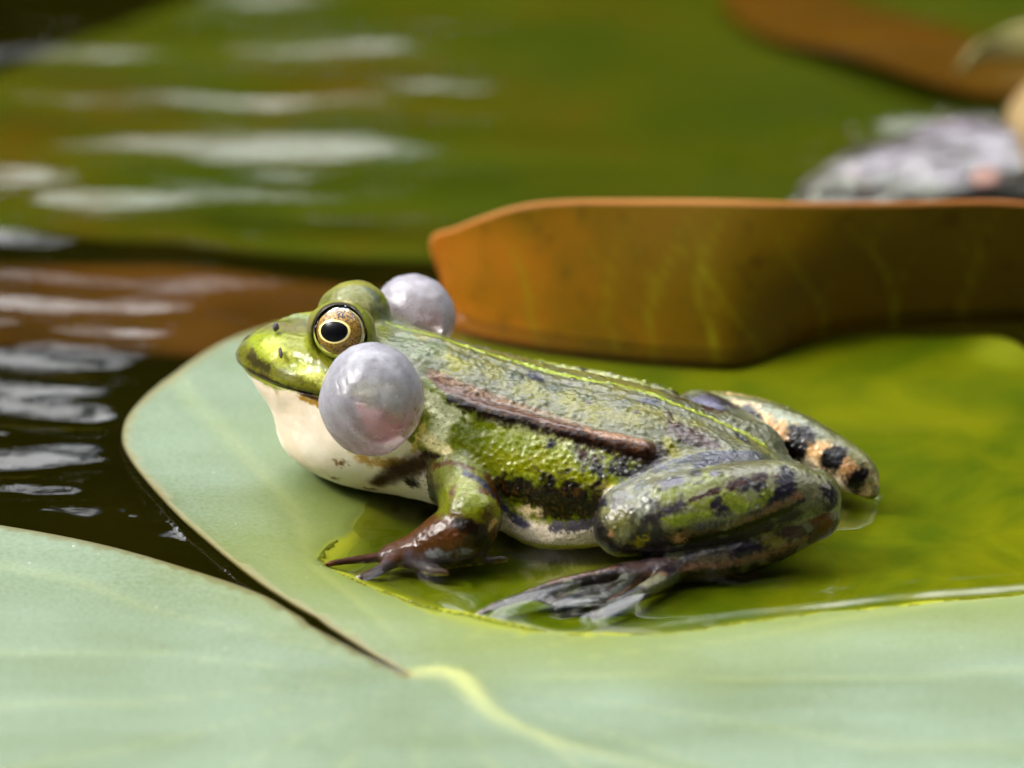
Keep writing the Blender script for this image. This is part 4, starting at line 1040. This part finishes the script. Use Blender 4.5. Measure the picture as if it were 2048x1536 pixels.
for E, sgn in ((EYE_L, 1), (EYE_R, -1)):
    gaze = np.array((.03, .90*sgn, .36)); gaze /= np.linalg.norm(gaze)
    fw = np.array((1., 0, 0)); fw -= gaze*(fw@gaze); fw /= np.linalg.norm(fw); up = np.cross(fw, gaze)*sgn
    if up[2] < 0: up = -up
    # roll so that the pupil slants a little down at the front
    ra = R(-4*sgn); fw, up = fw*math.cos(ra)+up*math.sin(ra), up*math.cos(ra)-fw*math.sin(ra)
    v, f = sphere_grid(220, 160)
    x, y, zz = v[:,0], v[:,1], v[:,2]                         # zz along the gaze, x forward, y up
    ring = np.hypot(x, y); ring = np.where(zz < 0, 2-ring, ring)
    nz = fbm(v, 16, 3, 5); nf = fbm(v, 42, 2, 6)
    pe = np.hypot((x-.05)/.54, (y-.03-.03*np.abs(x))/np.where(y > .03, .375, .41))
    ic = np.tile(L3((150,114,26)), (len(v),1))
    ic = blend(ic, L3((172,134,58)), sst(y+.2*nz, .0, .5))
    ic = blend(ic, L3((60,42,10)), sst(nf+.5*nz, -.2, .2)*sst(ring, .25, .55)*.92)
    ic = blend(ic, L3((44,36,46)), sst(nz*.6+nf*.4+1.6*(y-.56), -.05, .35)*sst(y, .3, .5)*.9)
    ic = blend(ic, L3((236,218,140)), sst(1.13+.03*nz-pe, 0, .04))
    ic = blend(ic, L3((34,28,26)), sst(ring+.01*nz, .86, .88))
    ic = blend(ic, L3((168,156,98)), sst(ring, .885, .90))
    ic = blend(ic, L3((60,52,34)), sst(ring, .965, .98))
    ic = blend(ic, L3((120,116,52)), sst(ring, 1.0, 1.02))
    eye = link('eye', np_mesh('eye', to_world(E+EYE_RAD*(x[:,None]*fw+y[:,None]*up+zz[:,None]*gaze)), f), iris_mat, frog); color_attr(eye.data, 'iris', ic)
    # pupil: a domed lens lying on the iris
    uu_ = np.linspace(0, 2*math.pi, 96, endpoint=False); rr_ = np.linspace(0, 1, 14)
    pv = []
    for r_ in rr_:
        px_ = .05+.54*r_*np.cos(uu_); py_ = .03+np.where(np.sin(uu_) > 0, .375, .41)*r_*np.sin(uu_)+.03*np.abs(px_)*r_
        hgt = np.sqrt(np.maximum(1-px_**2-py_**2, 0))+.012*(1-r_**6)-.002
        pv.append(E+EYE_RAD*(px_[:,None]*fw+py_[:,None]*up+hgt[:,None]*gaze))
    i = np.arange(14*96).reshape(14, 96); j = np.roll(i, -1, 1)
    pf = np.stack([i[:-1].ravel(), i[1:].ravel(), j[1:].ravel(), j[:-1].ravel()], 1)
    link('pupil', np_mesh('pupil', to_world(np.concatenate(pv)), pf), pupil_mat, eye)
    v, f = sphere_grid(96, 64); bulge = EYE_RAD*(1.02+.035*np.clip(v[:,2], 0, 1)**2)
    link('cornea', np_mesh('cornea', to_world(E+bulge[:,None]*(v[:,:1]*fw+v[:,1:2]*up+v[:,2:3]*gaze)), f), cornea_mat, eye)

# ---- vocal sacs: thin, wet, half see-through bubbles of skin
m = Mat('vocal_sac_skin'); c = m.coord(1)
n_ = m.noise(c, 1.3, 5, .6, 1.0); nf_ = m.noise(c, 7, 4, .6)
low = m.attr('low', 'Fac')
cs = m.mix(m.ramp(m.math('ADD', low, m.math('MULTIPLY', m.math('SUBTRACT', n_, .5), .35)), [(.38, 0.), (.75, 1.)]), lin(208,206,218), lin(176,138,146))
cs = m.mix(m.ramp(nf_, [(.4, 0.), (.75, .3)]), cs, lin(210,210,222)); cs = m.mix(m.ramp(m.noise(c, 26, 3, .6), [(.3, .22), (.5, 0.)]), cs, lin(140,132,138))
df = m.n('BsdfDiffuse'); m.set(df.inputs['Color'], cs)
tl = m.n('BsdfTranslucent'); m.set(tl.inputs['Color'], cs)
d2 = m.n('MixShader'); d2.inputs[0].default_value = .4; m.t.links.new(df.outputs[0], d2.inputs[1]); m.t.links.new(tl.outputs[0], d2.inputs[2])
tp_ = m.n('BsdfTransparent'); tp_.inputs['Color'].default_value = (.96,.94,.96,1)
lay = m.n('LayerWeight'); lay.inputs['Blend'].default_value = .35
op = m.math('ADD', m.ramp(nf_, [(.3, .26), (.7, .44)]), m.math('MULTIPLY', lay.outputs['Facing'], .45), clamp=True)
mx1 = m.n('MixShader'); m.set(mx1.inputs[0], op); m.t.links.new(tp_.outputs[0], mx1.inputs[1]); m.t.links.new(d2.outputs[0], mx1.inputs[2])
gs = m.n('BsdfGlossy'); gs.inputs['Roughness'].default_value = .2; m.set(gs.inputs['Normal'], m.bump(m.noise(c, 3.0, 5, .6, .6), .4, .12))
fr_ = m.n('Fresnel'); fr_.inputs['IOR'].default_value = 1.6
mx2 = m.n('MixShader'); m.t.links.new(fr_.outputs[0], mx2.inputs[0]); m.t.links.new(mx1.outputs[0], mx2.inputs[1]); m.t.links.new(gs.outputs[0], mx2.inputs[2])
sac_mat = m.done(mx2)
for C_, R_ in (((2.36,1.55,2.09), (.735,.76,.82)), ((2.33,-1.5,2.05), (.61,.62,.62))):
    v, f = sphere_grid(96, 64)
    s_ = np.sign(C_[1])
    neck = 1-.25*np.clip(-v[:,1]*s_-.55, 0, 1)                   # gathers towards the jaw
    p = v*np.array(R_)*np.stack([neck, np.ones(len(v)), neck], 1)
    p = p+v*(.022*fbm(v, 1.6, 3, 3))[:,None]
    o = link('vocal_sac', np_mesh('vocal_sac', to_world(np.array(C_)+p), f), sac_mat, frog)
    float_attr(o.data, 'low', np.clip(.5-v[:,2]*.55-.15*v[:,0], 0, 1))

# ---------------------------------------------------------------- small things
def lump(name, frog_p, size, col, label, cat, seed, axis_=(0,0,1), rough=.7):
    v, f = sphere_grid(20, 12)
    v = v*(1+.22*fbm(v, 2.3, 2, seed))[:,None]
    z = np.array(axis_, float); z /= np.linalg.norm(z); x = np.cross((0,1,.3), z); x /= np.linalg.norm(x); y = np.cross(z, x)
    p = np.array(frog_p)+v[:,:1]*x*size[0]+v[:,1:2]*y*size[1]+v[:,2:3]*z*size[2]
    m = Mat(name+'_matter'); c = m.coord(1)
    cc = m.ramp(m.noise(c, 25, 4), [(.3, col), (.7, tuple(k*1.9 for k in col[:3])+(1,))])
    o = link(name, np_mesh(name, to_world(p), f), m.done(m.principled(Base_Color=cc, Roughness=rough, Normal=m.bump(m.noise(c, 40, 3), .5, .01))))
    return tag(o, label, cat)

lump('plant_crumb', (3.98,.30,2.54), (.045,.05,.07), lin(60,56,66), 'dark knob of debris upright on top of the frog\'s snout', 'debris', 3, (.1,.25,1))
lump('plant_splinter', (3.82,.76,2.35), (.026,.034,.085), lin(52,44,44), 'short dark splinter stuck to the side of the frog\'s snout', 'debris', 5, (.25,-.75,.6))
flat_leaf('pink_petal', [(6.4,11.1),(6.6,11.0),(6.8,11.1),(6.85,11.4),(6.7,11.55),(6.45,11.45)], .30, (.0,.15),
          (lin(96,66,54), lin(112,80,68), lin(124,94,84)), 'small pinkish petal floating behind the upright brown leaf', 'petal', .12, wob=.08)
# pale leaf edges reaching in from the right
def edge_leaf(name, base, cols, label, seed):
    n_, k_ = 40, 10; c_ = resample(smooth_poly(base, 8, closed=False), n_); rows_ = []
    for j in range(k_):
        t = j/(k_-1); p_ = c_.copy(); p_[:,2] += .55*math.sin(t*math.pi*.8)*np.linspace(1, .6, n_); p_[:,0] += .9*t; p_[:,1] += .5*t; rows_.append(p_)
    V_ = np.concatenate(rows_); V_ = V_+.06*fbm(V_, 1.4, 2, seed)[:,None]
    m = Mat(name+'_skin'); cc = m.ramp(m.noise(m.coord(1), .8, 4), [(.3, cols[0]), (.55, cols[1]), (.75, cols[2])])
    o = link(name, np_mesh(name, V_, grid_faces(n_, k_)), m.done(m.principled(Base_Color=cc, Roughness=.5))); thicken(o, .05)
    return tag(o, label, 'leaf')
edge_leaf('withered_leaf', [(7.35,12.0,.0),(7.15,13.0,.1),(7.05,13.9,.15),(7.3,14.8,.1),(7.9,15.4,0)], (lin(70,44,8), lin(110,88,44), lin(150,130,96)), 'withered brown leaf edge at the right border above the petal', 4)
edge_leaf('yellowed_leaf', [(6.35,16.2,-.1),(6.8,16.4,.1),(7.4,16.5,.15),(8.2,16.4,.1),(9,16.2,0)], (lin(104,100,44), lin(136,130,76), lin(156,148,104)), 'pale yellow leaf tip at the upper right border', 6)

v, f = sphere_grid(120, 60)
v = v*(1+.16*fbm(v, 1.5, 3, 12)+.05*fbm(v, 5, 3, 15))[:,None]*np.array((2.6,1.5,.62))+np.array((6.3,12.9,-.36))
v[:,1] += (v[:,0]-6.3)*.45
m = Mat('wet_stone_face'); c = m.coord(1); n_ = m.noise(c, 1.2, 5, .6)
cc = m.ramp(n_, [(.3, lin(46,44,36)), (.48, lin(80,74,76)), (.6, lin(104,98,106)), (.75, lin(124,104,98))])
o = link('wet_stone', np_mesh('wet_stone', v, f), m.done(m.principled(Base_Color=cc, Roughness=.16, Specular_IOR_Level=.8, Normal=m.bump(m.noise(c, 3, 4), .8, .12))))
tag(o, 'low wet grey stone behind the upright brown leaf at the right', 'stone')
